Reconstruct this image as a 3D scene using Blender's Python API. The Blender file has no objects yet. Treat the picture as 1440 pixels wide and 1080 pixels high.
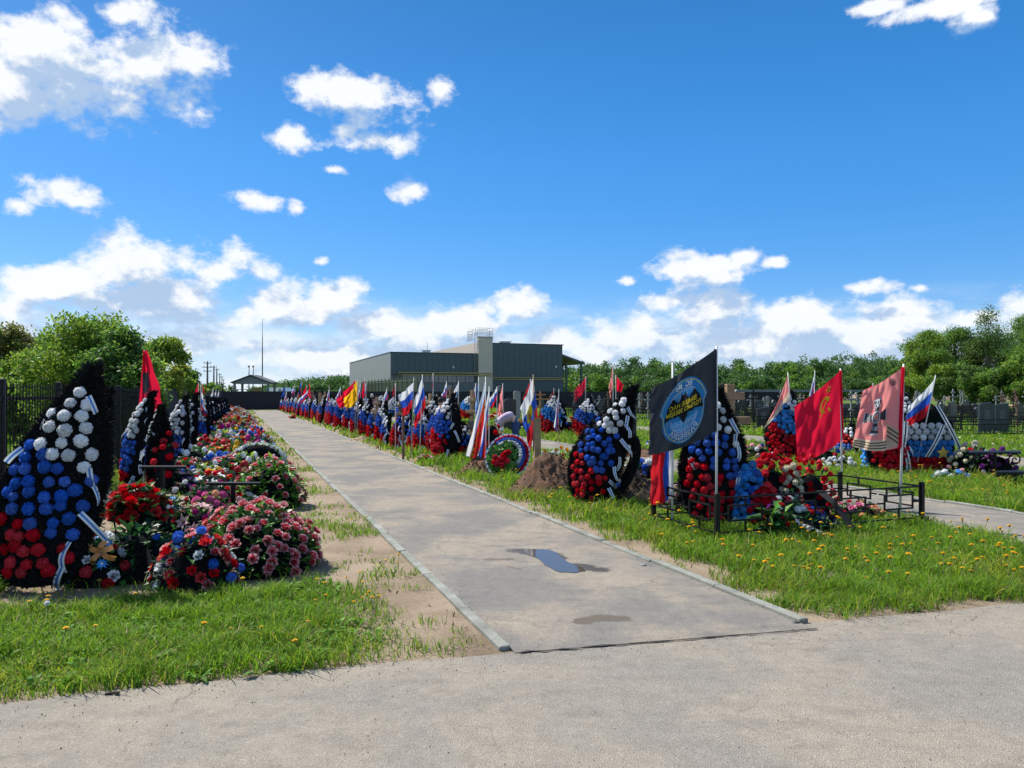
import bpy, math, random
import numpy as np
from mathutils import Vector, Matrix, Euler
rnd = random.Random(7)
NP = np.random.RandomState(11)
R = math.radians
SC = bpy.context.scene
COL = SC.collection
# ------------------------------------------------------------------ camera
F, CX, HY, H = 1050.0, 720.0, 553.0, 1.6      # focal length in photo pixels, horizon row, eye height
cd = bpy.data.cameras.new('camera'); cam = bpy.data.objects.new('camera', cd); COL.objects.link(cam)
cd.sensor_width = 36; cd.lens = 36 * F / 1440; cd.shift_y = 13 / 1440
cd.clip_start = .1; cd.clip_end = 3000
cam.location = (0, 0, H); cam.rotation_euler = (R(90), 0, 0)
SC.camera = cam
SC.view_settings.view_transform = 'Standard'; SC.view_settings.look = 'None'
SC.view_settings.exposure = 0.72; SC.view_settings.gamma = 1
SC.cycles.max_bounces = 5; SC.cycles.diffuse_bounces = 3; SC.cycles.glossy_bounces = 2; SC.cycles.transmission_bounces = 3; SC.cycles.transparent_max_bounces = 4
SC.cycles.caustics_reflective = False; SC.cycles.caustics_refractive = False
# ------------------------------------------------------------------ sun and sky
SUN_DIR = Vector((-.80, .60, 0)).normalized(); SUN_EL = R(51)
sl = bpy.data.lights.new('sun', 'SUN'); sun = bpy.data.objects.new('sun', sl); COL.objects.link(sun)
sl.energy = 4.7; sl.angle = R(.5); sl.color = (1, .95, .86)
sv = Vector((SUN_DIR.x * math.cos(SUN_EL), SUN_DIR.y * math.cos(SUN_EL), math.sin(SUN_EL)))
sun.rotation_euler = sv.to_track_quat('Z', 'Y').to_euler()
W = bpy.data.worlds.new('World'); SC.world = W; W.use_nodes = True

class NT:
    """short hand for node trees"""
    def __init__(s, nt): s.nt = nt
    def n(s, t, **k):
        o = s.nt.nodes.new(t)
        for a, b in k.items(): setattr(o, a, b)
        return o
    def put(s, sock, v):
        if v is None: return
        if isinstance(v, bpy.types.NodeSocket): s.nt.links.new(v, sock)
        else: sock.default_value = v
    def m(s, op, a, b=None, c=None, clamp=False):
        o = s.n('ShaderNodeMath', operation=op); o.use_clamp = clamp
        for i, v in enumerate((a, b, c)): s.put(o.inputs[i], v)
        return o.outputs[0]
    def v(s, op, a, b=None, scale=None):
        o = s.n('ShaderNodeVectorMath', operation=op); s.put(o.inputs[0], a); s.put(o.inputs[1], b)
        if scale is not None: s.put(o.inputs['Scale'], scale)
        return o.outputs['Value'] if op in ('LENGTH', 'DOT_PRODUCT', 'DISTANCE') else o.outputs[0]
    def noise(s, vec, scale, detail=4, rough=.55, dist=0):
        o = s.n('ShaderNodeTexNoise'); s.put(o.inputs['Vector'], vec); s.put(o.inputs['Scale'], scale)
        s.put(o.inputs['Detail'], detail); s.put(o.inputs['Roughness'], rough); s.put(o.inputs['Distortion'], dist)
        return o.outputs['Fac']
    def ramp(s, fac, stops):
        o = s.n('ShaderNodeValToRGB'); s.put(o.inputs[0], fac); e = o.color_ramp.elements
        while len(e) < len(stops): e.new(.5)
        for el, (p, c) in zip(e, stops):
            el.position = p; el.color = (c, c, c, 1) if isinstance(c, (int, float)) else (*c, 1)
        return o.outputs[0]
    def rng(s, v, a, b, c=0., d=1., smooth=False):
        o = s.n('ShaderNodeMapRange'); o.interpolation_type = 'SMOOTHSTEP' if smooth else 'LINEAR'
        for i, x in enumerate((v, a, b, c, d)): s.put(o.inputs[i], x)
        return o.outputs[0]
    def mix(s, f, a, b, mode='MIX'):
        o = s.n('ShaderNodeMix', data_type='RGBA', blend_type=mode)
        s.put(o.inputs['Factor'], f)
        for k, x in (('A', a), ('B', b)):
            so = [i for i in o.inputs if i.name == k and i.type == 'RGBA'][0]
            s.put(so, (*x, 1) if isinstance(x, tuple) and len(x) == 3 else x)
        return [i for i in o.outputs if i.type == 'RGBA'][0]

def cloud_group():
    g = bpy.data.node_groups.new('cloud_density', 'ShaderNodeTree')
    g.interface.new_socket('Vector', in_out='INPUT', socket_type='NodeSocketVector')
    g.interface.new_socket('Density', in_out='OUTPUT', socket_type='NodeSocketFloat')
    t = NT(g); gi = t.n('NodeGroupInput'); go = t.n('NodeGroupOutput'); vec = gi.outputs[0]
    # (centre and radii of each cloud in photo pixels, turned into azimuth and elevation)
    blobs = [(95,95,160,78),(215,75,105,62),(20,120,90,60),(265,125,45,36),(175,153,40,18),(170,22,45,26),(0,45,40,18),
      (490,138,98,40),(410,188,48,27),(542,200,58,16),(484,184,22,14),(620,126,20,20),(578,268,34,18),(358,280,38,18),(84,274,80,40),(30,290,34,18),
      (470,239,20,8),(418,292,14,14),(452,369,14,8),
      (185,375,85,62),(300,385,70,50),(60,402,120,42),(200,420,180,48),(20,430,120,40),(400,425,100,48),(470,415,68,40),(345,445,60,30),
      (370,388,34,24),(10,470,110,30),(250,480,90,30),
      (560,465,95,36),(720,434,56,28),(640,455,80,34),(470,505,190,38),(650,500,220,38),(780,482,90,30),(520,455,60,24),
      (900,478,130,44),(1010,440,105,44),(950,425,60,26),(1120,455,120,44),(1210,470,120,52),(1060,485,190,48),(1270,450,80,36),(1200,500,240,34),(840,500,130,30),
      (985,374,82,26),(1010,390,52,18),(1040,362,34,16),(1215,404,46,15),(1088,369,20,9),(880,396,14,8),(1430,432,44,24),(1380,446,70,16),(1296,404,16,8),
      (1340,6,120,16),(1380,20,40,24),(1235,10,50,12)]
    cur = None
    for cx, cy, rx, ry in blobs:
        az = math.atan((cx - CX) / F); k = math.cos(az); el = math.atan((HY - cy) / F * k); a, b = F / rx / k / k, F / ry / k
        o = t.n('ShaderNodeVectorMath', operation='MULTIPLY_ADD'); t.put(o.inputs[0], vec); o.inputs[1].default_value = (a, b, 0); o.inputs[2].default_value = (-az * a, -el * b, 0)
        w = .75 + min(rx, 100) / 240
        e = t.m('MULTIPLY_ADD', t.v('LENGTH', o.outputs[0]), -w, w)
        cur = e if cur is None else t.m('MAXIMUM', cur, e)
    nv = t.v('MULTIPLY', vec, (1.0, 1.35, 1))
    n1 = t.noise(t.v('ADD', nv, (3.1, 1.7, .3)), 21, 9, .62)
    s = t.m('MULTIPLY', t.m('SUBTRACT', n1, .5), 2.9)
    sp_ = t.n('ShaderNodeSeparateXYZ'); t.put(sp_.inputs[0], vec)          # unseen cumulus added beside, behind and overhead for fill light
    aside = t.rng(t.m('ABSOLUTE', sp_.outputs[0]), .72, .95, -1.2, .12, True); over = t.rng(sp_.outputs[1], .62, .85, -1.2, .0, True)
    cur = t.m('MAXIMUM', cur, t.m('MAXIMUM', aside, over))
    dens = t.m('ADD', t.m('MAXIMUM', cur, -1.2), s)
    t.put(go.inputs[0], dens)
    return g

def build_world():
    nt = W.node_tree; nt.nodes.clear(); t = NT(nt)
    sky = t.n('ShaderNodeTexSky', sky_type='NISHITA'); sky.sun_disc = False
    sky.sun_elevation = SUN_EL; sky.sun_rotation = math.atan2(SUN_DIR.x, SUN_DIR.y)
    sky.altitude = 100; sky.air_density = 1.0; sky.dust_density = .5; sky.ozone_density = 2.2
    tc = t.n('ShaderNodeTexCoord'); d = t.n('ShaderNodeSeparateXYZ'); t.put(d.inputs[0], tc.outputs['Generated'])
    az = t.m('ARCTAN2', d.outputs[0], d.outputs[1]); el = t.m('ARCSINE', d.outputs[2])
    c = t.n('ShaderNodeCombineXYZ'); t.put(c.inputs[0], az); t.put(c.inputs[1], el)
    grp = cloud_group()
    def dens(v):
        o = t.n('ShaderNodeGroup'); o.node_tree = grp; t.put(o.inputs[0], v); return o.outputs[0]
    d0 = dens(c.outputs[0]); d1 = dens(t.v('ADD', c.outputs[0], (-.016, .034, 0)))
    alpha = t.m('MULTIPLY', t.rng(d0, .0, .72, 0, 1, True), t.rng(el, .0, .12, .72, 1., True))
    thick = t.m('ADD', t.m('MAXIMUM', d1, -.2), t.m('MULTIPLY', t.m('SUBTRACT', d1, d0), .9))
    lit = t.rng(thick, -.35, .9, 1, 0, True)
    ccol = t.mix(lit, (2.3, 3.05, 4.2), (5.05, 5.15, 5.25))
    back = t.m('MAXIMUM', 0., t.v('DOT_PRODUCT', tc.outputs['Generated'], (-sv.x, -sv.y, .25)))   # clouds opposite the sun brightened, so the added ones fill more
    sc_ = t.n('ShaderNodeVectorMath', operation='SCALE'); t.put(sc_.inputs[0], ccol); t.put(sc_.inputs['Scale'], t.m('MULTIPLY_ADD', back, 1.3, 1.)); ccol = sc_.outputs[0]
    hs = t.n('ShaderNodeHueSaturation'); hs.inputs['Saturation'].default_value = 1.5; hs.inputs['Value'].default_value = .78
    t.put(hs.inputs['Color'], sky.outputs[0])
    haze = t.rng(el, .0, .13, .75, 0, True)
    clear = t.mix(.55, hs.outputs[0], (.42, 1.85, 4.9)); clear = t.mix(1.0, clear, t.ramp(el, [(.08, 1.0), (.30, .93), (.52, .70)]), 'MULTIPLY'); base = t.mix(haze, clear, (3.5, 4.4, 5.1))
    veil = t.rng(t.noise(t.v('MULTIPLY', c.outputs[0], (1, 3.6, 1)), 7, 7, .6), .40, .66, 0, 1, True)                   # thin broken bank low over the horizon
    base = t.mix(t.m('MULTIPLY', veil, t.rng(el, .075, .135, .80, 0, True)), base, (4.5, 4.85, 5.2))
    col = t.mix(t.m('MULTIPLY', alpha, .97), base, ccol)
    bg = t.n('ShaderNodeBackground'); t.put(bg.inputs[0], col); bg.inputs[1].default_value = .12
    o = t.n('ShaderNodeOutputWorld'); t.put(o.inputs[0], bg.outputs[0])
build_world()
W.cycles.sampling_method = 'MANUAL'; W.cycles.sample_map_resolution = 256

# ------------------------------------------------------------------ frame of the cemetery grid
C_, S_ = .9375, .348                      # u runs along the path, v to its right
def uv(u, v): return (v * C_ - u * S_, u * C_ + v * S_)
def to_uv(x, y): return (-x * S_ + y * C_, x * C_ + y * S_)
ROT = math.atan2(S_, C_)                  # turns local x onto v
def G(px, py):                            # ground point under a photo pixel
    y = F * H / (py - HY); return Vector(((px - CX) / F * y, y, 0))
def at(px, py, y): return Vector(((px - CX) / F * y, y, H - (py - HY) / F * y))
def proj(p): return (CX + F * p[0] / p[1], HY + F * (H - p[2]) / p[1])

# ------------------------------------------------------------------ materials
MATS = {}
def mat(name, col, rough=.75, var=0., scale=8., trans=0., metal=0., bump=0., bscale=60., island=0., col2=None, spec=.4, coat=0., objvar=0.):
    if name in MATS: return MATS[name]
    m = bpy.data.materials.new(name); m.use_nodes = True; nt = m.node_tree; nt.nodes.clear(); t = NT(nt)
    out = t.n('ShaderNodeOutputMaterial'); b = t.n('ShaderNodeBsdfPrincipled')
    b.inputs['Roughness'].default_value = rough; b.inputs['Metallic'].default_value = metal
    b.inputs['Specular IOR Level'].default_value = spec; b.inputs['Coat Weight'].default_value = coat
    c = t.n('ShaderNodeRGB'); c.outputs[0].default_value = (*col, 1); src = c.outputs[0]
    tc = t.n('ShaderNodeTexCoord')
    if col2 is not None:
        src = t.mix(t.rng(t.noise(tc.outputs['Object'], scale * .35, 5, .6), .38, .62, 0, 1), src, (*col2, 1))
    if var:
        src = t.mix(1.0, src, t.ramp(t.noise(tc.outputs['Object'], scale, 6, .6), [(.25, 1 - var), (.75, 1 + var)]), 'MULTIPLY')
    if objvar:                              # every flower faded a little differently
        oi = t.n('ShaderNodeObjectInfo'); hs = t.n('ShaderNodeHueSaturation'); t.put(hs.inputs['Color'], src); t.put(hs.inputs['Value'], t.rng(oi.outputs['Random'], 0, 1, 1 - objvar, 1 + objvar * .5)); t.put(hs.inputs['Saturation'], t.rng(t.m('FRACT', t.m('MULTIPLY', oi.outputs['Random'], 7.7)), 0, 1, 1 - objvar * .25, 1.05)); src = hs.outputs[0]
    if island:
        g = t.n('ShaderNodeNewGeometry')
        hs = t.n('ShaderNodeHueSaturation'); t.put(hs.inputs['Color'], src)
        t.put(hs.inputs['Value'], t.rng(g.outputs['Random Per Island'], 0, 1, 1 - island, 1 + island))
        t.put(hs.inputs['Hue'], t.rng(t.m('FRACT', t.m('MULTIPLY', g.outputs['Random Per Island'], 17.3)), 0, 1, .5 - island * .05, .5 + island * .035))
        src = hs.outputs[0]
    t.put(b.inputs['Base Color'], src)
    if bump:
        bp = t.n('ShaderNodeBump'); bp.inputs['Strength'].default_value = bump; bp.inputs['Distance'].default_value = .02
        t.put(bp.inputs['Height'], t.noise(tc.outputs['Object'], bscale, 6, .65)); t.put(b.inputs['Normal'], bp.outputs[0])
    sh = b.outputs[0]
    if trans:
        tr = t.n('ShaderNodeBsdfTranslucent'); t.put(tr.inputs[0], src); mx = t.n('ShaderNodeMixShader')
        mx.inputs[0].default_value = trans; t.put(mx.inputs[1], sh); t.put(mx.inputs[2], tr.outputs[0]); sh = mx.outputs[0]
    t.put(out.inputs[0], sh); MATS[name] = m; return m

# ------------------------------------------------------------------ mesh helper
class MB:
    def __init__(s): s.v = []; s.f = []; s.m = []
    def add(s, vs, fs, m, M=None):
        o = len(s.v)
        s.v.extend([tuple(M @ Vector(p)) for p in vs] if M is not None else [tuple(p) for p in vs])
        for i, f in enumerate(fs):
            s.f.append([o + k for k in f]); s.m.append(m[i] if isinstance(m, list) else m)
    def tmpl(s, T, M):                       # a stored template (verts n x 3, faces, materials) moved by M
        V = T[0] @ np.array(M.to_3x3()).T + np.array(M.translation)
        o = len(s.v); s.v.extend(map(tuple, V)); s.f.extend([[o + k for k in f] for f in T[1]]); s.m.extend(T[2])
    def get(s): return (np.array(s.v), s.f, s.m)
    def box(s, c, d, m, M=None, bev=0.):
        x, y, z = d[0] / 2, d[1] / 2, d[2] / 2
        if bev:
            b = bev; vs = []; 
            for sx in (-1, 1):
                for sy in (-1, 1):
                    for sz in (-1, 1):
                        for q in range(3):
                            p = [x * sx, y * sy, z * sz]
                            for w in range(3):
                                if w != q: p[w] -= b * (sx, sy, sz)[w]
                            vs.append((p[0] + c[0], p[1] + c[1], p[2] + c[2]))
            import bmesh
            bm = bmesh.new(); pv = [bm.verts.new(v) for v in vs]
            r = bmesh.ops.convex_hull(bm, input=pv); bm.verts.index_update()
            s.add([v.co[:] for v in bm.verts], [[v.index for v in f.verts] for f in bm.faces], m, M); bm.free(); return
        vs = [(c[0] + a * x, c[1] + b * y, c[2] + e * z) for a in (-1, 1) for b in (-1, 1) for e in (-1, 1)]
        s.add(vs, [(0, 1, 3, 2), (4, 6, 7, 5), (0, 4, 5, 1), (2, 3, 7, 6), (0, 2, 6, 4), (1, 5, 7, 3)], m, M)
    def tube(s, pts, r, m, n=8, caps=True, M=None):
        pts = [Vector(p) for p in pts]; rr = r if isinstance(r, (list, tuple)) else [r] * len(pts)
        vs = []; fs = []; a = None
        for i, p in enumerate(pts):
            d = (pts[min(i + 1, len(pts) - 1)] - pts[max(i - 1, 0)]).normalized()
            if a is None: a = d.orthogonal().normalized()
            a = (a - d * a.dot(d)).normalized(); b = d.cross(a)
            for k in range(n):
                w = 2 * math.pi * k / n; vs.append(p + (a * math.cos(w) + b * math.sin(w)) * rr[i])
        for i in range(len(pts) - 1):
            for k in range(n): fs.append((i * n + k, i * n + (k + 1) % n, (i + 1) * n + (k + 1) % n, (i + 1) * n + k))
        if caps: fs.append(tuple(range(n))[::-1]); fs.append(tuple((len(pts) - 1) * n + k for k in range(n)))
        s.add(vs, fs, m, M)
    def prism(s, poly, y0, y1, m, M=None):    # polygon in x,z pushed along y
        n = len(poly); vs = [(x, y0, z) for x, z in poly] + [(x, y1, z) for x, z in poly]
        fs = [tuple(range(n)), tuple(range(2 * n - 1, n - 1, -1))] + [(i, n + i, n + (i + 1) % n, (i + 1) % n) for i in range(n)]
        s.add(vs, fs, m, M)
    def grid(s, fn, nu, nv, m, M=None, flip=False):   # fn(i/nu, j/nv)
        vs = [fn(i / nu, j / nv) for j in range(nv + 1) for i in range(nu + 1)]
        fs = []; ms = []
        for j in range(nv):
            for i in range(nu):
                a = j * (nu + 1) + i; q = (a, a + 1, a + nu + 2, a + nu + 1); fs.append(q[::-1] if flip else q)
                ms.append(m((i + .5) / nu, (j + .5) / nv) if callable(m) else m)
        s.add(vs, fs, ms, M)
    def mesh(s, name, smooth=True):
        me = bpy.data.meshes.new(name); me.from_pydata(s.v, [], s.f)
        sl = {}
        for m in s.m:
            if m.name not in sl: sl[m.name] = len(sl); me.materials.append(m)
        me.polygons.foreach_set('material_index', [sl[m.name] for m in s.m])
        me.polygons.foreach_set('use_smooth', [smooth] * len(s.f)); me.update(); return me
    def build(s, name, parent=None, smooth=True): return link(name, s.mesh(name, smooth), parent)

def link(name, data, parent=None):
    o = bpy.data.objects.new(name, data); COL.objects.link(o)
    if parent is not None: o.parent = parent
    return o
def tag(o, label=None, cat=None, group=None, kind=None):
    for k, v in (('label', label), ('category', cat), ('group', group), ('kind', kind)):
        if v: o[k] = v
    return o
def thing(name, label, cat, loc=(0, 0, 0), rz=0., group=None):
    o = link(name, None); o.location = loc; o.rotation_euler = (0, 0, rz); o.empty_display_size = .1
    return tag(o, label, cat, group)
KIDS = {}
def copy_tree(o, parent=None):
    c = o.copy(); COL.objects.link(c)
    if parent is not None: c.parent = parent
    for ch in o.children: copy_tree(ch, c)
    return c
def quads(name, V, mats, mi=None, parent=None, smooth=False):      # V: N x 4 x 3
    n = len(V); me = bpy.data.meshes.new(name)
    me.vertices.add(4 * n); me.vertices.foreach_set('co', np.ascontiguousarray(V, dtype=np.float32).ravel())
    me.loops.add(4 * n); me.loops.foreach_set('vertex_index', np.arange(4 * n, dtype=np.int32))
    me.polygons.add(n); me.polygons.foreach_set('loop_start', np.arange(0, 4 * n, 4, dtype=np.int32))
    for m in mats: me.materials.append(m)
    if mi is not None: me.polygons.foreach_set('material_index', np.asarray(mi, dtype=np.int32))
    me.polygons.foreach_set('use_smooth', np.full(n, smooth)); me.update(); me.validate()
    return link(name, me, parent)
def vnoise(x, y, f, seed=0):                                       # value noise, numpy
    x = np.asarray(x) * f + 137.3 + seed * 17.1; y = np.asarray(y) * f + 71.9 + seed * 9.7
    xi = np.floor(x).astype(np.int64); yi = np.floor(y).astype(np.int64); fx = x - xi; fy = y - yi
    fx = fx * fx * (3 - 2 * fx); fy = fy * fy * (3 - 2 * fy)
    def h(a, b):
        n = (a * 374761393 + b * 668265263) & 0x7fffffff; n = ((n ^ (n >> 13)) * 1274126177) & 0x7fffffff
        return ((n ^ (n >> 16)) & 0xffff) / 65535.
    return (h(xi, yi) * (1 - fx) + h(xi + 1, yi) * fx) * (1 - fy) + (h(xi, yi + 1) * (1 - fx) + h(xi + 1, yi + 1) * fx) * fy
ORD = ['', 'first', 'second', 'third', 'fourth', 'fifth', 'sixth', 'seventh', 'eighth', 'ninth', 'tenth', 'eleventh', 'twelfth', 'thirteenth', 'fourteenth',
       'fifteenth', 'sixteenth', 'seventeenth', 'eighteenth', 'nineteenth', 'twentieth']
TENS = {2: 'twenty', 3: 'thirty', 4: 'forty', 5: 'fifty', 6: 'sixty', 7: 'seventy', 8: 'eighty'}
def ordn(i):
    if i <= 20: return ORD[i]
    a, b = divmod(i, 10); return TENS[a] + '-' + ORD[b] if b else TENS[a][:-1] + 'ieth'
# ================================================================== ground, road, paths
def ground_mat(name, stops, sc=1.2, bump=.6):
    m = bpy.data.materials.new(name); m.use_nodes = True; nt = m.node_tree; t = NT(nt); b = nt.nodes['Principled BSDF']
    tc = t.n('ShaderNodeTexCoord'); p = tc.outputs['Object']
    n1 = t.noise(p, sc, 8, .62, .3); n2 = t.noise(p, 26, 8, .7); n3 = t.noise(p, 190, 4, .7)
    f = t.m('ADD', t.m('MULTIPLY', n1, .68), t.m('MULTIPLY', n2, .32))
    c = t.ramp(f, stops)
    c = t.mix(1.0, c, t.ramp(n3, [(.2, .55), (.5, 1.), (.8, 1.35)]), 'MULTIPLY')
    t.put(b.inputs['Base Color'], c); b.inputs['Roughness'].default_value = .95; b.inputs['Specular IOR Level'].default_value = .15
    bp = t.n('ShaderNodeBump'); bp.inputs['Strength'].default_value = bump; bp.inputs['Distance'].default_value = .03
    t.put(bp.inputs['Height'], t.m('ADD', n2, t.m('MULTIPLY', n3, .3))); t.put(b.inputs['Normal'], bp.outputs[0]); return m
soil = ground_mat('dry_soil', [(.3, (.13, .095, .062)), (.45, (.22, .168, .115)), (.55, (.29, .225, .16)), (.7, (.34, .275, .205))])
lawn_m = ground_mat('short_lawn', [(.3, (.05, .085, .016)), (.5, (.085, .13, .022)), (.62, (.13, .15, .035)), (.75, (.20, .17, .09))], .5)
def asphalt(name, base, dust, dark, sc=.9, stains=()):
    m = bpy.data.materials.new(name); m.use_nodes = True; nt = m.node_tree; t = NT(nt); b = nt.nodes['Principled BSDF']
    tc = t.n('ShaderNodeTexCoord'); p = tc.outputs['Object']
    n1 = t.noise(p, sc, 9, .62, .4); n2 = t.noise(t.v('MULTIPLY', p, (1, 3.2, 1)), 1.7, 8, .6); n3 = t.noise(p, 130, 3, .7); n4 = t.noise(p, 9, 9, .68)
    c = t.mix(t.rng(n1, .40, .62, 0, 1, True), (*base, 1), (*dust, 1))
    c = t.mix(t.rng(n2, .50, .72, 0, .6, True), c, (*dark, 1))
    c = t.mix(1.0, c, t.ramp(n4, [(.3, .86), (.5, 1.), (.7, 1.12)]), 'MULTIPLY')
    c = t.mix(1.0, c, t.ramp(n3, [(.22, .72), (.45, .98), (.6, 1.02), (.8, 1.22)]), 'MULTIPLY')
    vo = t.n('ShaderNodeTexVoronoi'); vo.inputs['Scale'].default_value = 150; t.put(vo.inputs['Vector'], p)
    sp = t.n('ShaderNodeSeparateColor'); t.put(sp.inputs[0], vo.outputs['Color'])
    c = t.mix(1.0, c, t.ramp(sp.outputs[0], [(0, .66), (.06, .88), (.5, 1.), (.93, 1.05), (.97, 1.32)]), 'MULTIPLY')
    cr = t.n('ShaderNodeTexVoronoi'); cr.feature = 'DISTANCE_TO_EDGE'; cr.inputs['Scale'].default_value = .55     # hairline cracks
    wob = t.v('ADD', p, t.v('SCALE', t.n('ShaderNodeTexNoise').outputs['Color'], scale=0.)); nn = t.n('ShaderNodeTexNoise'); nn.inputs['Scale'].default_value = 2.5; nn.inputs['Detail'].default_value = 6; t.put(nn.inputs['Vector'], p)
    t.put(cr.inputs['Vector'], t.v('ADD', p, t.v('SCALE', nn.outputs['Color'], scale=.55)))
    crk = t.m('MULTIPLY', t.rng(cr.outputs['Distance'], .0, .006, 1, 0), t.rng(n1, .5, .6, 0, .55))
    c = t.mix(crk, c, tuple(x * .45 for x in dark))
    ro = .92
    for pts, r, colr, rough, soft in stains:                  # damp patches round the puddle, a shape of their own
        d = None
        for a, e in zip(pts, pts[1:]):
            ab = e - a; pa = t.v('SUBTRACT', p, tuple(a)); hh = t.m('DIVIDE', t.v('DOT_PRODUCT', pa, tuple(ab)), ab.length_squared, clamp=True)
            q_ = t.v('LENGTH', t.v('SUBTRACT', pa, t.v('SCALE', tuple(ab), scale=hh))); d = q_ if d is None else t.m('MINIMUM', d, q_)
        d = t.m('ADD', d, t.m('ADD', t.m('MULTIPLY', t.m('SUBTRACT', t.noise(p, 4.5, 6, .62), .5), r * 2.2), t.m('MULTIPLY', t.m('SUBTRACT', n4, .5), r * .9)))
        k = t.rng(d, r * (1 - soft), r * (1 + soft * .4), 1, 0, True); c = t.mix(k, c, colr); ro = t.m('ADD', t.m('MULTIPLY', k, rough - .92), ro)
    t.put(b.inputs['Base Color'], c); t.put(b.inputs['Roughness'], ro); b.inputs['Specular IOR Level'].default_value = .3
    bp = t.n('ShaderNodeBump'); bp.inputs['Strength'].default_value = .5; bp.inputs['Distance'].default_value = .012
    t.put(bp.inputs['Height'], t.m('ADD', vo.outputs['Distance'], t.m('MULTIPLY', n3, .8))); t.put(b.inputs['Normal'], bp.outputs[0]); return m
road_m = asphalt('dusty_asphalt_road', (.228, .208, .178), (.28, .244, .194), (.18, .164, .142))
path_m = asphalt('dusty_asphalt_path', (.180, .169, .152), (.285, .244, .19), (.138, .131, .121), .9, [
    ([G(731, 776), G(772, 779), G(788, 795), G(842, 802)], .115, (.060, .050, .042), .45, .35), ([G(818, 875), G(846, 871), G(870, 872)], .085, (.115, .094, .072), .8, .3),
    ([G(686, 789), G(718, 788)], .05, (.13, .108, .084), .85, .5), ([G(712, 798), G(732, 802)], .022, (.13, .11, .088), .85, .5)])
g = MB(); g.add([(-1500, -60, 0), (1500, -60, 0), (1500, 2500, 0), (-1500, 2500, 0)], [(0, 1, 2, 3)], soil)
tag(g.build('ground'), kind='structure')
def road_edge(x):                       # far edge of the road in front
    return 4.62 + .268 * x - .012 * min(x, 0) ** 2
mb = MB(); xs = np.linspace(-40, 40, 321)
edge = [(x, road_edge(max(-9, min(9, x))) + .268 * (x - max(-9, min(9, x))) + .05 * (vnoise([x], [0], 2.3)[0] - .5) + .05 * (vnoise([x], [3], 9)[0] - .5), .006) for x in xs]
mb.add([(x, -14 + .268 * x, .006) for x in xs] + edge, [(i, i + 1, 321 + i + 1, 321 + i) for i in range(320)], road_m)
tag(mb.build('road'), kind='structure')
def strip(name, v0, v1, u0, u1, z, m, u0b=None):
    mb = MB(); n = 60
    L = [uv(u0 + (u1 - u0) * i / n, v0) for i in range(n + 1)]; u0b = u0 if u0b is None else u0b
    Rr = [uv(u0b + (u1 - u0b) * i / n, v1) for i in range(n + 1)]
    mb.add([(*p, z) for p in L] + [(*p, z) for p in Rr], [(i, n + 1 + i, n + 2 + i, i + 1) for i in range(n)], m)
    o = mb.build(name); return tag(o, kind='structure')
PL, PR = 1.58, 3.70
strip('path', PL + .03, PR - .03, 4.28, 73.6, .011, path_m, 4.02)
strip('footpath', 7.88, 9.66, 3.6, 73.5, .011, path_m)
strip('footpath', 15.4, 18.2, -6, 73.4, .011, path_m)
strip('lawn', 18.3, 75, -8, 73.5, .005, lawn_m)
strip('lawn', 9.8, 15.3, 24, 73.5, .005, lawn_m)
strip('lawn', -60, -2.6, 5, 160, .005, lawn_m)
strip('lawn', -30, 150, 74.6, 300, .005, lawn_m)
kerb_m = mat('pale_concrete_kerb', (.25, .255, .225), .9, .3, 7, bump=.5, col2=(.185, .19, .16))
def kerb(v, u0, u1, w=.075, h=.024):
    mb = MB(); u = u0
    while u < u1:
        n = min(u + 1.0, u1); jz = rnd.uniform(-.008, .006); jv = rnd.uniform(-.012, .012); tilt = rnd.uniform(-.006, .006)
        M = Matrix.Translation((*uv((u + n) / 2, v + jv), h / 2 + jz)) @ Matrix.Rotation(ROT + tilt, 4, 'Z')
        mb.box((0, 0, 0), (w, n - u - .006, h + .02), kerb_m, M, .006); u = n
    return tag(mb.build('kerb', None, False), kind='structure')
kerb(PL, 4.36, 73.5); kerb(PR, 4.14, 73.5); kerb(7.82, 4.4, 73); kerb(9.72, 4.0, 73)
# dark gravel crack between path and road
crack = mat('dark_gravel_crack', (.06, .052, .045), .95, .5, 60, bump=.8)
mb = MB(); n = 160; a, b = Vector((*uv(4.27, PL + .05), 0)), Vector((*uv(4.0, PR - .02), 0)); top = []; bot = []
for i in range(n + 1):
    p = a.lerp(b, i / n); w = .003 + .012 * vnoise([i], [1], .21)[0] ** 2 * (1.2 - .6 * i / n); o = .03 * (vnoise([i], [5], .13)[0] - .5)
    top.append((p.x, p.y + o + w, .0152)); bot.append((p.x, p.y + o - w, .0152))
mb.add(top + bot, [(i, n + 1 + i, n + 2 + i, i + 1) for i in range(n)], crack); tag(mb.build('gravel_crack'), kind='structure')
# puddle and damp patches, outlines taken on the ground
def outline(px, z, name, m, jit=0.):
    pts = [G(*p) for p in px]; c = sum(pts, Vector()) / len(pts); k = len(pts); out = []
    for i in range(k):                                  # Catmull-Rom
        p0, p1, p2, p3 = (pts[(i + q) % k] for q in (-1, 0, 1, 2))
        for s in range(8):
            t_ = s / 8; q = .5 * ((2 * p1) + (p2 - p0) * t_ + (2 * p0 - 5 * p1 + 4 * p2 - p3) * t_ ** 2 + (3 * p1 - p0 - 3 * p2 + p3) * t_ ** 3)
            d = (q - c); q = c + d * (1 + jit * (vnoise([i * 8 + s], [z * 900], .35)[0] - .5)); out.append((q.x, q.y, z))
    mb = MB(); mb.add(out + [(c.x, c.y, z)], [(i, (i + 1) % len(out), len(out)) for i in range(len(out))], m)
    return tag(mb.build(name), kind='structure')
water = mat('puddle_water', (.075, .062, .050), .03, spec=.32)
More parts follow.
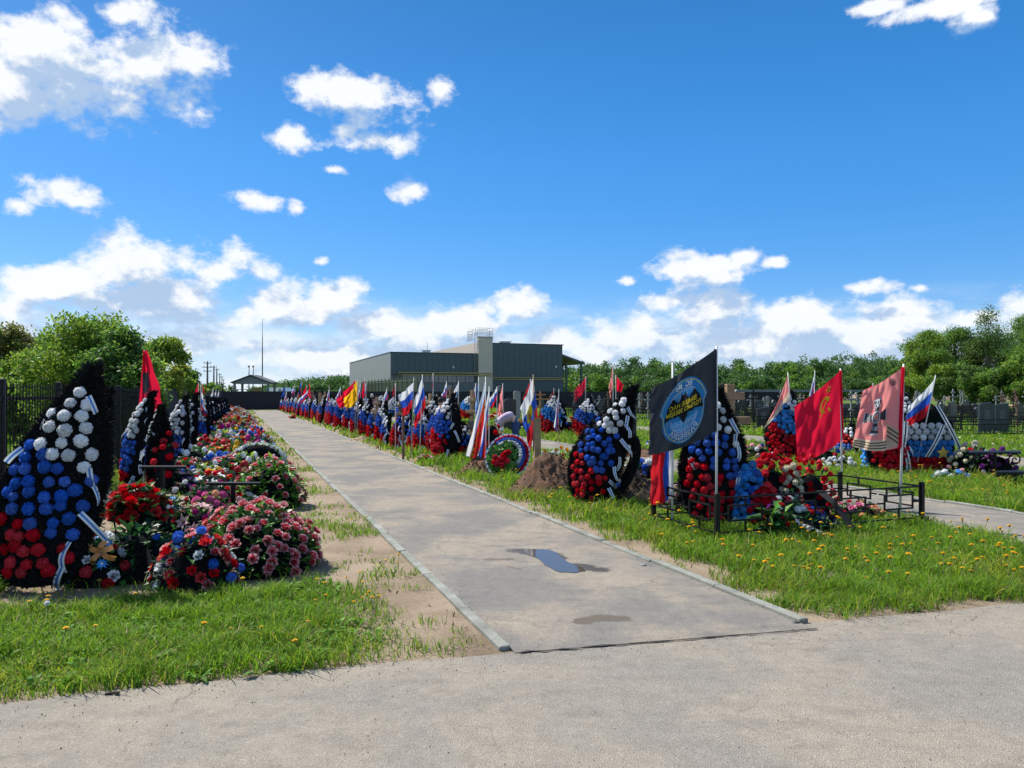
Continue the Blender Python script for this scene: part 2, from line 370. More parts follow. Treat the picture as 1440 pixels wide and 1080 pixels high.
outline([(737, 775), (757, 774), (778, 777), (789, 785), (800, 793), (818, 800), (822, 805), (803, 808), (782, 805), (768, 797), (755, 787), (742, 782)], .0155, 'puddle', water, .12)

# ================================================================== fences round the cemetery
black_metal = mat('black_painted_iron', (.005, .005, .006), .5, .2, 20, spec=.25)
graphite = mat('graphite_sheet_metal', (.017, .018, .024), .6, .12, 3, spec=.3)
def fline(u): return -2.45 + (u - 4) * (1.45 / 70)
LA = math.atan2(1.45, 70)
t0 = thing('bar_fence', 'black iron bar fence with pointed bars before the green bush', 'fence', (*uv(4.5, fline(4.5)), 0), ROT + math.pi / 2 - LA)
def bar_panel(L, h=1.66):
    mb = MB(); n = int(L / .125)
    for i in range(n):
        x = (i + .5) * L / n
        mb.box((x, 0, h / 2 + .05), (.010, .010, h - .1), black_metal)
        mb.add([(x - .009, -.009, h), (x + .009, -.009, h), (x + .009, .009, h), (x - .009, .009, h), (x, 0, h + .07)], [(0, 1, 4), (1, 2, 4), (2, 3, 4), (3, 0, 4)], black_metal)
    for z in (.25, h - .12): mb.box((L / 2, .02, z), (L, .03, .04), black_metal)
    return mb.mesh('bar_panel', False)
bp = bar_panel(2.5); pm = MB(); pm.box((0, 0, .88), (.07, .07, 1.76), black_metal, None, .008); pm = pm.mesh('post', False)
for i in range(7):
    o = link('bar_panel', bp, t0); o.location = (i * 2.5, 0, 0)
    o = link('post', pm, t0); o.location = (i * 2.5, .03, 0)
def sheet(L, h, pitch=.2):
    mb = MB(); n = int(L / pitch); xs = []
    for i in range(n): xs += [(i * pitch, 0), (i * pitch + pitch * .5, 0), (i * pitch + pitch * .58, .018), (i * pitch + pitch * .92, .018)]
    xs.append((n * pitch, 0)); k = len(xs)
    mb.add([(x, y, .05) for x, y in xs] + [(x, y, h) for x, y in xs], [(i, i + 1, k + i + 1, k + i) for i in range(k - 1)], graphite); return mb.mesh('sheet_panel', False)
def sheet_fence(label, loc, rz, n, L=3., h=1.78):
    t = thing('sheet_fence', label, 'fence', loc, rz); me = sheet(L, h)
    p = MB(); p.box((0, .06, h / 2 + .02), (.08, .08, h + .04), graphite); p = p.mesh('post', False)
    for i in range(n):
        o = link('sheet_panel', me, t); o.location = (i * L, 0, 0)
        o = link('post', p, t); o.location = (i * L, 0, 0)
    return t
sheet_fence('dark corrugated sheet fence running behind the wreaths on the far left', (*uv(22, fline(22)), 0), ROT + math.pi / 2 - LA, 17, 3., 1.74)
ff = sheet_fence('long dark corrugated sheet fence closing the far end of the path', (*uv(74.1, -1.0), 0), ROT, 22)
pp = MB(); pp.box((0, 0, 1.25), (.12, .12, 2.5), graphite); o = pp.build('corner_post', ff, False); o.location = (-.1, 0, 0)

# ================================================================== warehouse
clad = lambda n, c: mat(n, c, .45, .06, .6, metal=.0, spec=.5)
slate = clad('slate_cladding', (.050, .077, .088)); lgrey = clad('grey_side_cladding', (.16, .175, .165)); beige = clad('beige_cladding', (.50, .43, .34))
glassm = mat('dark_window_glass', (.05, .08, .11), .06, spec=.8); frame_m = mat('dark_window_frame', (.03, .035, .04), .5)
band_m = clad('grey_band_cladding', (.10, .115, .12)); pipe_m = mat('yellow_gas_pipe', (.42, .33, .10), .5); galv = mat('galvanised_steel', (.42, .44, .45), .4, metal=.7)
wh = thing('warehouse', 'long dark slate clad warehouse with beige firewall and yellow gas pipes behind the fence', 'building', (*uv(119.3, 23.5), 0), ROT)
def panelled(name, m, x0, x1, y, z0, z1, d, parent, pitch=1.0, side=False):   # wall with shallow vertical panel joints
    mb = MB(); n = max(1, round((x1 - x0) / pitch)); w = (x1 - x0) / n
    for i in range(n):
        c = (x0 + (i + .5) * w, y, (z0 + z1) / 2)
        if side: mb.box((y, c[0], c[2]), (d, w - .03, z1 - z0), m)
        else: mb.box(c, (w - .03, d, z1 - z0), m)
    mb.box((y, (x0 + x1) / 2, (z0 + z1) / 2) if side else ((x0 + x1) / 2, y + .03, (z0 + z1) / 2), (d - .04, x1 - x0 - .01, z1 - z0 - .02) if side else (x1 - x0 - .01, d - .04, z1 - z0 - .02), m)
    return mb.build(name, parent, False)
panelled('front_wall', slate, 0, 14.7, .15, 4.7, 8.15, .3, wh)
mb = MB(); mb.box((7.5, .55, 3.0), (14.4, .2, 6.0), band_m); mb.build('inner_wall', wh, False)
panelled('lower_wall', band_m, .8, 14.7, .17, 0, 3.35, .26, wh, 1.6)
panelled('front_wall', slate, 17.2, 30.2, .15, 0, 10.0, .3, wh)
panelled('side_wall', lgrey, .3, 46, .15, 0, 8.15, .3, wh, 6., True)
mb = MB(); mb.box((7.4, 23.2, 8.05), (14.5, 45.6, .3), graphite); mb.box((7.35, .12, 8.22), (14.9, .34, .14), frame_m); mb.box((.12, 23, 8.22), (.34, 46, .14), frame_m); mb.build('roof', wh, False)
mb = MB(); mb.box((23.7, 23, 9.95), (12.8, 45.5, .3), graphite); mb.box((23.8, .12, 10.06), (13.2, .34, .14), frame_m); mb.build('roof', wh, False)
panelled('firewall', beige, 0, 40, 16.9, 7.5, 10.6, .5, wh, 1.2, True)
mb = MB(); mb.box((15.95, .1, 5.5), (2.5, .7, 11.0), beige); mb.box((15.95, .1, 11.05), (2.6, .8, .12), frame_m); mb.build('firewall_pier', wh, False)
panelled('side_wall', slate, .3, 46, 30.05, 0, 10.0, .3, wh, 1.0, True)
for i in range(8):
    x = 2.6 + i * 1.52
    f = MB(); f.box((x, .12, 4.02), (1.5, .2, 1.34), frame_m); f = f.build('window', wh, False)
    p = MB()
    for s in (-.37, .37): p.box((x + s, .0, 4.02), (.68, .06, 1.22), glassm)
    p.build('pane', f, False)
for x in (9.7, 18.6):
    d = MB(); d.box((x, 0, 1.6), (1.1, .16, 3.1), frame_m); d = d.build('door', wh, False); q = MB(); q.box((x, -.1, 1.9), (.8, .05, 2.2), glassm); q.build('pane', d, False)
mb = MB()
for dz in (0, .38): 
    mb.tube([(1.2 + dz, -.35, 0), (1.2 + dz, -.35, 4.95 - dz), (14.6, -.35, 4.95 - dz), (17.0, -.45, 4.95 - dz)], .09, pipe_m, 6)
    mb.tube([(17.2, -.35, 4.25 - dz * .8), (30.4, -.35, 4.25 - dz * .8)], .07, pipe_m, 6)
mb.build('gas_pipe', wh)
mb = MB()
for x in (14.0, 14.45): mb.tube([(x, -.25, 5), (x, -.25, 12.6)], .035, galv, 5)
for k in range(26): mb.tube([(14.0, -.25, 5.1 + k * .29), (14.45, -.25, 5.1 + k * .29)], .02, galv, 4)
mb.build('ladder', wh)
mb = MB()
for x0, y0, x1, y1 in ((13.7, -.1, 17.3, -.1), (13.7, 2.8, 17.3, 2.8), (13.7, -.1, 13.7, 2.8), (17.3, -.1, 17.3, 2.8)):
    for z in (11.6, 12.1, 12.55): mb.tube([(x0, y0, z), (x1, y1, z)], .035, galv, 5)
    for k in range(7): mb.tube([(x0 + (x1 - x0) * k / 6, y0 + (y1 - y0) * k / 6, 10.4), (x0 + (x1 - x0) * k / 6, y0 + (y1 - y0) * k / 6, 12.55)], .028, galv, 5)
mb.build('roof_railing', wh)
mb = MB(); mb.box((32.3, 14, 7.35), (4.6, 28, .3), slate, Matrix.Translation((32.3, 14, 7.6)) @ Matrix.Rotation(R(18), 4, 'Y') @ Matrix.Translation((-32.3, -14, -7.35)))
mb.build('canopy_roof', wh, False)
for x, y in ((31.4, 1), (34.3, 1), (34.3, 9), (34.3, 18)):
    mb = MB(); mb.box((x, y, 3.4), (.28, .28, 6.8), slate); mb.build('canopy_post', wh, False)
mb = MB(); mb.box((20.6, 3, 10.3), (1.6, 1.2, .35), galv); mb.box((20.6, 3, 10.55), (2.0, 1.6, .1), galv); mb.build('roof_vent', wh, False)
mb = MB(); mb.box((6.8, 4, 8.5), (1.1, 1.1, .5), galv); mb.box((6.8, 4, 8.8), (1.4, 1.4, .1), galv); mb.tube([(7.0, 4, 8.8), (7.0, 4, 10.2)], .04, galv, 5); mb.build('roof_vent', wh, False)
for x, z in ((10.4, 5.9), (28.9, 6.2)):
    mb = MB(); mb.grid(lambda a, b: (x + .22 * math.cos(a * 6.283) * math.sin(b * 3.14), -.12 - .1 * math.sin(b * 3.14) * abs(math.sin(a * 6.283)), z + .22 * math.cos(b * 3.14)), 10, 6, mat('white_lamp_cover', (.8, .8, .8), .3)); mb.build('wall_lamp', wh)
# bar fence along the side of the warehouse
olive = mat('olive_grey_steel', (.10, .12, .075), .6, .2, 4)
yf = thing('yard_fence', 'tall olive grey bar fence along the grey side of the warehouse', 'fence', (*uv(92, 21.5), 0), ROT + math.pi / 2)
mb = MB()
for i in range(150): mb.box((i * .3, 0, 1.8), (.06, .06, 3.5), olive)
for z in (.4, 1.8, 3.3): mb.box((22.4, .05, z), (45, .05, .1), olive)
mb.build('bar_panel', yf, False)
for i in range(16):
    mb = MB(); mb.box((i * 3, .1, 1.9), (.14, .14, 3.8), olive); mb.build('post', yf, False)

# ================================================================== pavilion, mast, poles, cars beyond the fence
pv = thing('pavilion', 'small open pavilion with grey gable roof beyond the far fence', 'pavilion', at(353, 560, 96).xy.to_3d(), .05); pv.scale = (.86, .86, .97)
grey_w = mat('weathered_grey_paint', (.19, .2, .2), .7, .2, 3); pale = mat('pale_render', (.5, .5, .47), .8, .1, 3); yel = mat('ochre_board', (.45, .30, .06), .7, .15, 5)
mb = MB(); mb.prism([(-2.75, 3.05), (0, 3.95), (2.75, 3.05), (2.75, 2.9), (-2.75, 2.9)], -.02, 4, grey_w); mb.prism([(-2.95, 3.0), (0, 4.0), (2.95, 3.0), (2.95, 3.12), (0, 4.12), (-2.95, 3.12)], -.3, 4.3, mat('dark_grey_roofing', (.07, .075, .08), .7)); mb.build('roof', pv, False)
for x in (-2.45, 2.45):
    for y in (.15, 3.85):
        mb = MB(); mb.box((x, y, 1.45), (.3, .3, 2.9), grey_w); mb.build('post', pv, False)
mb = MB()
for z in (1.7, 2.15): mb.box((0, .1, z), (4.9, .06, .08), grey_w)
mb.build('railing', pv, False)
mb = MB(); mb.box((.1, 2.4, 1.2), (1.5, .1, 2.4), yel); mb.build('notice_board', pv, False)
for px, dy in ((350, 106), (356, 107)):
    o = MB(); p = at(px, 553, dy); o.tube([(p.x, p.y, 0), (p.x, p.y, H + 37 / F * dy)], .09, galv, 8); o.tube([(p.x, p.y, H + 37 / F * dy), (p.x, p.y, H + 39 / F * dy)], .16, galv, 8)
    tag(o.build('chimney_pipe'), 'thin steel chimney pipe behind the pavilion roof, ' + ('nearer the left tree' if px == 350 else 'beside the tall mast'), 'pipe')
mm = thing('antenna_mast', 'tall thin dark antenna mast rising behind the pavilion', 'mast', at(369, 553, 150).xy.to_3d())
mb = MB(); mb.tube([(0, 0, 0), (0, 0, 8), (0, 0, 13)], [.14, .12, .09], frame_m, 6); mb.build('pole', mm); mb = MB(); mb.tube([(0, 0, 12.9), (0, 0, 16.6)], [.06, .03], frame_m, 6); mb.build('antenna', mm)
wood_grey = mat('weathered_pole_wood', (.13, .12, .11), .9, .2, 4)
for i, (px, top, Y) in enumerate([(291.7, 508, 130), (300.7, 514, 158), (304.8, 518, 182), (309, 525, 228), (312, 529, 265), (314.3, 533, 320)]):
    hgt = H + (HY - top) / F * Y
    lab = ['utility pole with three crossarms beside the green trees, first of its row'] + ['%s utility pole of the row receding behind the far fence' % ordn(k) for k in range(2, 7)]
    t = thing('utility_pole', lab[i], 'utility pole', at(px, HY, Y).xy.to_3d(), ROT, 'utility poles receding beyond the fence')
    mb = MB(); mb.tube([(0, 0, 0), (0, 0, hgt)], [.2, .13], wood_grey, 8); mb.build('pole', t)
    for k in range(3 if i == 0 else 1):
        mb = MB(); mb.box((0, -.16, hgt - .35 - k * .7), (1.2 if k != 1 else 1.7, .10, .10), wood_grey)
        for x in (-.5, .5): mb.tube([(x, -.16, hgt - .3 - k * .7), (x, -.16, hgt - .08 - k * .7)], .05, wood_grey, 5)
        mb.build('crossarm', t, False)
def vehicle(name, label, cat, px, Y, Lh, rz, body, van):
    t = thing(name, label, cat, at(px, HY, Y).xy.to_3d(), rz); k = Lh
    prof = [(-2.6, .35), (-2.65, 2.2), (-2.5, 2.5), (1.2, 2.5), (1.9, 1.45), (2.6, 1.2), (2.7, .35)] if van else [(-2.1, .3), (-2.15, .9), (-1.7, 1.0), (-1.2, 1.5), (.3, 1.5), (1.0, .98), (2.0, .85), (2.1, .3)]
    mb = MB(); mb.prism(prof, -.9, .9, body); mb.build('body', t, False)
    w = MB(); q = [(.5, 1.5), (.5, 2.3), (1.15, 2.3), (1.65, 1.5)] if van else [(-1.0, 1.0), (-.95, 1.38), (.2, 1.38), (.75, 1.0)]
    w.prism(q, -.93, .93, glassm); w.build('window', t, False)
    for x in (-1.6, 1.7) if van else (-1.3, 1.35):
        for y in (-.85, .85):
            o = MB(); o.tube([(x, y - .12, .34), (x, y + .12, .34)], .34, mat('black_tyre', (.02, .02, .02), .8), 14); o.build('wheel', t, False)
vehicle('parked_van', 'white van parked beyond the far fence', 'van', 409, 165, 2.5, R(-72), mat('white_car_paint', (.8, .8, .8), .3), True)
vehicle('parked_car', 'pale car half hidden beside the white van beyond the fence', 'car', 396, 120, 1.5, R(-40), mat('pale_car_paint', (.75, .78, .8), .3), True)

# ================================================================== trees
def leafmat(n, c, tr=.48): return mat(n, c, .55, trans=tr, island=.42, spec=.3)
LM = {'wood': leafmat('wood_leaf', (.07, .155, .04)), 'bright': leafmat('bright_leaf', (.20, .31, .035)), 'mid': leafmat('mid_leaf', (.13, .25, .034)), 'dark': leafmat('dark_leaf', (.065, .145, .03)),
      'yellow': leafmat('yellow_green_leaf', (.28, .32, .035)), 'olive': leafmat('olive_leaf', (.17, .19, .05)), 'birch': leafmat('birch_leaf', (.115, .20, .045))}
bark = mat('grey_brown_bark', (.10, .08, .06), .95, .35, 6, bump=.6)
birch_bark = mat('birch_bark', (.55, .53, .48), .85, .4, 5)
def leaf_quads(P, l, w, rs, up=.3):
    n = len(P); nr = rs.normal(size=(n, 3)); nr[:, 2] += up; nr /= np.linalg.norm(nr, axis=1)[:, None]
    a = np.cross(nr, rs.normal(size=(n, 3))); a /= np.linalg.norm(a, axis=1)[:, None]; b = np.cross(nr, a)
    s = (.6 + .8 * rs.rand(n))[:, None]
    a = a * l * s; b = b * w * s
    return np.stack([P - a, P - a * .1 + b, P + a, P - a * .1 - b], axis=1)
def clump_points(cl, n, rs, inner=.45, droop=0.):
    r3 = np.array([c[3] for c in cl]) ** 2; idx = rs.choice(len(cl), n, p=r3 / r3.sum()); c = np.array(cl)[idx]
    d = rs.normal(size=(n, 3)); d /= np.linalg.norm(d, axis=1)[:, None]
    r = c[:, 3] * (inner + (1 - inner) * rs.rand(n) ** .6) * (1 + .25 * rs.normal(size=n))
    P = c[:, :3] + d * r[:, None] * np.array([1, 1, .8]); P[:, 2] -= droop * rs.rand(n) ** 2 * c[:, 3]
    return P
def make_tree(name, label, loc, h, rx, z0, mk, n, leaf, seed, group=None, K=46, droop=0., tr=bark, rel=.26, shape=.75, trunk_r=None, cat='tree', lean=0.):
    rs = np.random.RandomState(seed); t = thing(name, label, cat, loc, rs.rand() * 6, group)
    cl = []
    for i in range(K):
        d = rs.normal(size=3); d /= np.linalg.norm(d); q = rs.rand() ** .35
        zz = d[2] * q; wid = (1 - max(zz, 0) ** 2 * shape) if zz > 0 else (1 + zz * .35)
        cl.append((d[0] * q * rx * wid * .86 + lean * zz, d[1] * q * rx * wid * .86, z0 + (h - z0) * (.5 + .46 * zz), rx * rel * (.6 + .8 * rs.rand())))
    mb = MB(); r0 = trunk_r or h * .018
    mb.tube([(0, 0, -.1), (.05, .02, h * .3), (-.03, .06, h * .6), (0, 0, h * .88)], [r0 * 1.25, r0, r0 * .6, r0 * .15], tr, 9)
    for c in cl[:16]:
        zb = max(h * .12, min(c[2] * .62, h * .7)); m_ = Vector((c[0] * .45, c[1] * .45, (zb + c[2]) / 2 + .04 * h))
        mb.tube([(0, 0, zb), m_, c[:3]], [r0 * .45, r0 * .28, r0 * .1], tr, 5)
    mb.build('trunk', t)
    P = clump_points(cl, n, rs, droop=droop); P[:, 2] = np.maximum(P[:, 2], .05)
    mks = mk if isinstance(mk, (list, tuple)) else [mk]
    ci = (vnoise(P[:, 0] + P[:, 2] * .7, P[:, 1] - P[:, 2] * .4, 2.2 / rx, seed) * len(mks) * .999).astype(int)
    quads('crown', leaf_quads(P, leaf, leaf * .55, rs), [LM[k] for k in mks], ci, t)
    return t
gt = 'trees behind the bar fence'
def tl(px, Y): return Vector((at(px, HY, Y).x, Y, 0))
make_tree('leafy_tree', 'big rounded bright green bushy tree behind the iron bar fence', tl(122, 20.5), 3.95, 1.75, .25, ['bright', 'mid', 'bright'], 42000, .05, 3, gt, 70)
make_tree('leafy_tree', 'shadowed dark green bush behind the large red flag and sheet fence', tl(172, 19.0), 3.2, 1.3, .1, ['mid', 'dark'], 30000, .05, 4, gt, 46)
make_tree('leafy_tree', 'yellow green tree standing just behind the large red flag', tl(229, 27), 3.75, 1.15, .6, ['yellow', 'bright', 'mid'], 17000, .06, 5, gt, 40)
make_tree('leafy_tree', 'loose yellow green tree between the red flag and the utility poles', tl(254, 32), 2.75, 1.0, .5, ['bright', 'yellow'], 9000, .07, 15, gt, 30)
make_tree('leafy_tree', 'sparse brownish tree at the picture edge above the bar fence', tl(6, 30), 4.5, 1.4, 1.6, ['olive', 'olive', 'mid'], 9000, .065, 6, gt, 34)
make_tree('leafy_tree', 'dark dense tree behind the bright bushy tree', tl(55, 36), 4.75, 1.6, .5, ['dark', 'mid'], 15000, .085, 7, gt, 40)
make_tree('leafy_tree', 'small round dark tree next to the first utility pole', tl(272, 62), 3.3, 1.4, .3, ['mid', 'dark'], 6000, .11, 8, gt, 26)
make_tree('leafy_tree', 'low green shrub under the row of utility poles', tl(298, 80), 2.6, 1.6, .1, ['mid', 'bright'], 5000, .12, 9, gt, 26)
make_tree('leafy_tree', 'low pale green shrub beside the bright bushy tree behind the bars', tl(20, 24), 2.6, 1.4, .1, ['bright', 'mid'], 14000, .055, 10, gt, 34)
gr = 'tall trees behind the graves'
for i, (px, top, Y, rx, z0, mk, lab) in enumerate([
    (1300, 461, 88, 3.3, 1.5, ['mid', 'bright'], 'tall maple like tree at the end of the dark fence beside the wood'),
    (1342, 449, 94, 3.6, 1.5, ['dark', 'mid'], 'tall dark tree between the maple and the big birch'),
    (1390, 431, 92, 3.9, 1.2, ['birch', 'dark'], 'tallest tree of the group, a drooping birch'),
    (1436, 444, 95, 3.6, 1.5, ['dark', 'mid'], 'dark tree at the picture edge beside the tallest birch'),
    (1322, 502, 76, 2.3, .3, ['bright', 'mid'], 'bright green bush below the maple like tree'),
    (1356, 505, 74, 2.4, .3, ['birch', 'mid'], 'soft young birch below the tall dark tree'),
    (1398, 515, 72, 2.5, .3, ['mid', 'birch'], 'rounded green bush below the tallest birch'),
    (1434, 497, 70, 2.3, .3, ['bright', 'mid'], 'bright yellow green bush at the picture edge behind the gravestones'),
    (1276, 498, 104, 2.6, .5, ['mid', 'birch'], 'small tree where the far wood meets the tall trees'),
    (1470, 430, 84, 4.2, 1.0, ['dark', 'mid'], 'dark tree cut by the picture edge')]):
    make_tree('tall_tree', lab, tl(px, Y), H + (HY - top) / F * Y, rx, z0, mk, 24000 if top < 480 else 13000, .105, 30 + i, gr, 60 if top < 480 else 34, droop=1.2 if mk[0] == 'birch' else 0., tr=birch_bark if mk[0] == 'birch' else bark, rel=.24)
# the far woods read as one mass each
def wood(name, spots, n, leaf, seed, mks):
    rs = np.random.RandomState(seed); Vs = []; mi = []
    for (x, y, h, r) in spots:
        cl = []
        for k in range(9):
            d = rs.normal(size=3); d /= np.linalg.norm(d); q = rs.rand() ** .4
            cl.append((x + d[0] * q * r * .8, y + d[1] * q * r * .8, h * .52 + d[2] * q * h * .42, r * (.35 + .3 * rs.rand())))
        P = clump_points(cl, n, rs); P[:, 2] = np.maximum(P[:, 2], .2)
        Vs.append(leaf_quads(P, leaf, leaf * .6, rs)); mi.append(np.full(n, rs.randint(len(mks))))
    return tag(quads(name, np.concatenate(Vs), [LM[k] for k in mks], np.concatenate(mi)), kind='stuff')
rs = np.random.RandomState(5); sp = []
for i in range(300):
    px = rs.uniform(770, 1500); Y = rs.uniform(185, 235); top = 504 + 4 * math.sin(px * .02) + rs.uniform(-4, 9) + (6 if px < 880 else 0) - (6 if px > 1200 else 0); x = (px - CX) / F * Y
    sp.append((x, Y, H + (HY - top) / F * Y, 1.9 + rs.rand() * 1.2))
for i in range(90):
    px = rs.uniform(770, 1300); Y = rs.uniform(168, 180); x = (px - CX) / F * Y; sp.append((x, Y, 4.2 + rs.rand() * 2.4, 1.7 + rs.rand()))
wood('far_wood', sp, 620, .27, 21, ['dark', 'mid', 'wood', 'wood', 'dark'])
sp = []
for i in range(150):
    px = rs.uniform(375, 640); Y = rs.uniform(270, 330); top = 541 - 14 * min(1, max(0, (px - 375) / 100)) ** .8 + rs.uniform(-2, 4); sp.append(((px - CX) / F * Y, Y, H + (HY - top) / F * Y, 2.4 + rs.rand() * 1.6))
for i in range(40):
    px = rs.uniform(-60, 370); Y = rs.uniform(230, 300); sp.append(((px - CX) / F * Y, Y, 4 + rs.rand() * 3, 2.5 + rs.rand() * 1.6))
for i in range(40):
    px = rs.uniform(380, 560); Y = rs.uniform(170, 200); sp.append(((px - CX) / F * Y, Y, 2.8 + rs.rand() * 1.4, 1.8 + rs.rand()))
wood('far_wood', sp, 420, .34, 22, ['wood', 'dark', 'dark'])
# ================================================================== flower templates (unit radius, growing along +z)
def fm(n, c, tr=.25, rough=.6, isl=.12): return mat(n, c, rough, trans=tr, island=isl, spec=.12, objvar=.28)
FC = {'white': fm('white_petal', (.84, .85, .86)), 'blue': fm('blue_petal', (.045, .15, .62)), 'red': fm('red_petal', (.64, .010, .012)),
      'sky': fm('light_blue_petal', (.07, .32, .75)), 'pink': fm('pink_petal', (.68, .12, .34)), 'palepink': fm('pale_pink_petal', (.80, .50, .50)),
      'rose': fm('rose_petal', (.66, .03, .055)), 'yellow': fm('yellow_petal', (.75, .50, .02)), 'orange': fm('orange_petal', (.75, .20, .03)),
      'purple': fm('purple_petal', (.28, .05, .32)), 'cream': fm('cream_petal', (.75, .70, .52)), 'magenta': fm('magenta_petal', (.50, .03, .22)),
      'navy': fm('navy_petal', (.012, .03, .16)), 'ltgreen': fm('pale_green_petal', (.36, .48, .10)), 'peach': fm('peach_petal', (.75, .42, .22))}
LF = {'leaf': mat('artificial_leaf', (.03, .12, .025), .45, trans=.3, island=.35), 'fresh': mat('fresh_green_leaf', (.085, .24, .03), .45, trans=.35, island=.3),
      'deep': mat('deep_green_leaf', (.012, .05, .02), .5, trans=.2, island=.3), 'lime': mat('lime_leaf', (.26, .40, .05), .45, trans=.35, island=.2)}
fir = mat('black_fir_needle', (.0075, .0095, .0105), .6, trans=.0, island=.4, spec=.35)
fir_body = mat('black_fir_backing', (.006, .007, .008), .95, spec=.1)
firg = mat('green_fir_needle', (.012, .05, .022), .55, island=.4)
stake_m = mat('pale_stake_wood', (.34, .235, .13), .8, .25, 6, col2=(.26, .17, .09)); dk_wood = mat('brown_stake_wood', (.14, .085, .05), .8, .25, 6)
rib_w = mat('white_ribbon', (.78, .8, .8), .35, trans=.2); rib_b = mat('blue_ribbon', (.05, .22, .58), .35, trans=.2); rib_k = mat('black_ribbon', (.012, .012, .014), .65, spec=.2); rib_r = mat('red_ribbon', (.55, .02, .02), .35, trans=.2)
def sph(r, th, ph): return (r * math.sin(th) * math.cos(ph), r * math.sin(th) * math.sin(ph), r * math.cos(th))
def t_carnation(m, seed, layers=7, petals=12):
    q = random.Random(seed); mb = MB()
    for k in range(layers):
        th = R(8 + k * 98 / (layers - 1)); n = max(3, int(petals * math.sin(th) + 2.5))
        for i in range(n):
            ph = 6.283 * (i + (k % 2) * .5 + q.uniform(-.2, .2)) / n; d = min(1.2, 2.9 / n) * q.uniform(.8, 1.15); r = q.uniform(.92, 1.08); tw = q.uniform(-.25, .25)
            vs = [sph(.6, th, ph), sph(.84, th - .10 + tw * .5, ph - d * .7), sph(.84, th - .10 - tw * .5, ph + d * .7)]
            for e, s in enumerate((-1.1, -.4, .4, 1.1)): vs.append(sph(r * q.uniform(.93, 1.06), th - .16 - tw * s + (.10 if e % 2 else -.06) + q.uniform(-.05, .05), ph + s * d))
            mb.add(vs, [(0, 1, 2), (1, 3, 4), (1, 4, 5, 2), (2, 5, 6)], m)
    mb.grid(lambda a, b: sph(.86, b * 2.2, a * 6.283), 10, 5, m); return mb.get()
def t_ball(m, seed, n=9, k=5):
    q = random.Random(seed); mb = MB(); mb.grid(lambda a, b: sph(1 if b in (0,) else q.uniform(.8, 1.12), b * 2.5, a * 6.283), n, k, m); return mb.get()
def t_rose(m, m2, seed):
    q = random.Random(seed); mb = MB()
    for L, (r0, r1, h, n) in enumerate([(.08, .24, .80, 3), (.2, .46, .82, 4), (.34, .70, .76, 5), (.42, .92, .60, 6), (.46, 1.06, .42, 6)]):
        for i in range(n):
            ph = 6.283 * (i + .37 * L + q.uniform(-.1, .1)) / n; w = 4.6 / n
            def fn(a, b):
                x = (a - .5) * 2; bb = b * (1 - .28 * abs(x) ** 2.2); r = r0 + (r1 - r0) * bb ** 1.5 + (.06 * math.sin(a * 9 + i) * bb)
                return (r * math.cos(ph + x * w * .5), r * math.sin(ph + x * w * .5), -.25 + h * bb + .3 * (L == 4) * 0)
            mb.grid(fn, 4, 6, (lambda a, b: m2 if b > .86 and L > 0 else m))
    return mb.get()
def t_star(m, mc, n, w, seed, curl=.35, cone=.15):
    q = random.Random(seed); mb = MB()
    for i in range(n):
        ph = 6.283 * (i + q.uniform(-.12, .12)) / n; l = q.uniform(.9, 1.1)
        def fn(a, b):
            x = (a - .5) * 2; ww = w * math.sin(min(1, b * 1.1 + .12) * 3.0) ; r = b * l
            return (r * math.cos(ph) - x * ww * math.sin(ph), r * math.sin(ph) + x * ww * math.cos(ph), cone * b * 2 - curl * b ** 3 + .12 * abs(x) * ww * 3)
        mb.grid(fn, 2, 4, m)
    mb.grid(lambda a, b: (.2 * math.sin(b * 1.6) * math.cos(a * 6.283), .2 * math.sin(b * 1.6) * math.sin(a * 6.283), .14 * math.cos(b * 1.6) + .04), 7, 3, mc); return mb.get()
def t_tulip(m, m2, seed):
    q = random.Random(seed); mb = MB()
    for L in range(2):
        for i in range(3):
            ph = 2.094 * (i + .5 * L)
            def fn(a, b):
                x = (a - .5) * 2; w = .95 * math.sin(min(1, .18 + b * .85) * 3.05); r = .62 * math.sin(min(1, b * 1.35 + .1) * 1.9)
                return (r * math.cos(ph + x * w), r * math.sin(ph + x * w), -.3 + 1.55 * b)
            mb.grid(fn, 4, 5, lambda a, b: m2 if abs(a - .5) > .36 or b > .85 else m)
    return mb.get()
TM = {}
for c in FC:
    for v in (0, 1): TM['carn', c, v] = t_carnation(FC[c], v + 5)
    TM['ball', c, 0] = t_ball(FC[c], 3); TM['ball', c, 1] = t_ball(FC[c], 4)
for a, b in (('rose', 'palepink'), ('red', 'red'), ('white', 'white'), ('orange', 'yellow'), ('pink', 'palepink')):
    for v in (0, 1): TM['rose', a, v] = t_rose(FC[a], FC[b], v + 2)
for c, cc in (('palepink', 'magenta'), ('white', 'yellow'), ('sky', 'cream'), ('purple', 'yellow'), ('red', 'yellow'), ('pink', 'cream'), ('orange', 'yellow')):
    for v in (0, 1): TM['lily', c, v] = t_star(FC[c], FC[cc], 6, .22, v, .3, .3); TM['daisy', c, v] = t_star(FC[c], FC[cc], 9, .17, v, .1, .08)
for v in (0, 1): TM['tulip', 'orange', v] = t_tulip(FC['orange'], FC['yellow'], v); TM['tulip', 'red', v] = t_tulip(FC['red'], FC['red'], v)
FM = {}
def flower_mesh(key):
    if key not in FM:
        mb = MB(); mb.v, mb.f, mb.m = [tuple(v) for v in TM[key][0]], TM[key][1], TM[key][2]; FM[key] = mb.mesh('flower_' + key[0])
    return FM[key]
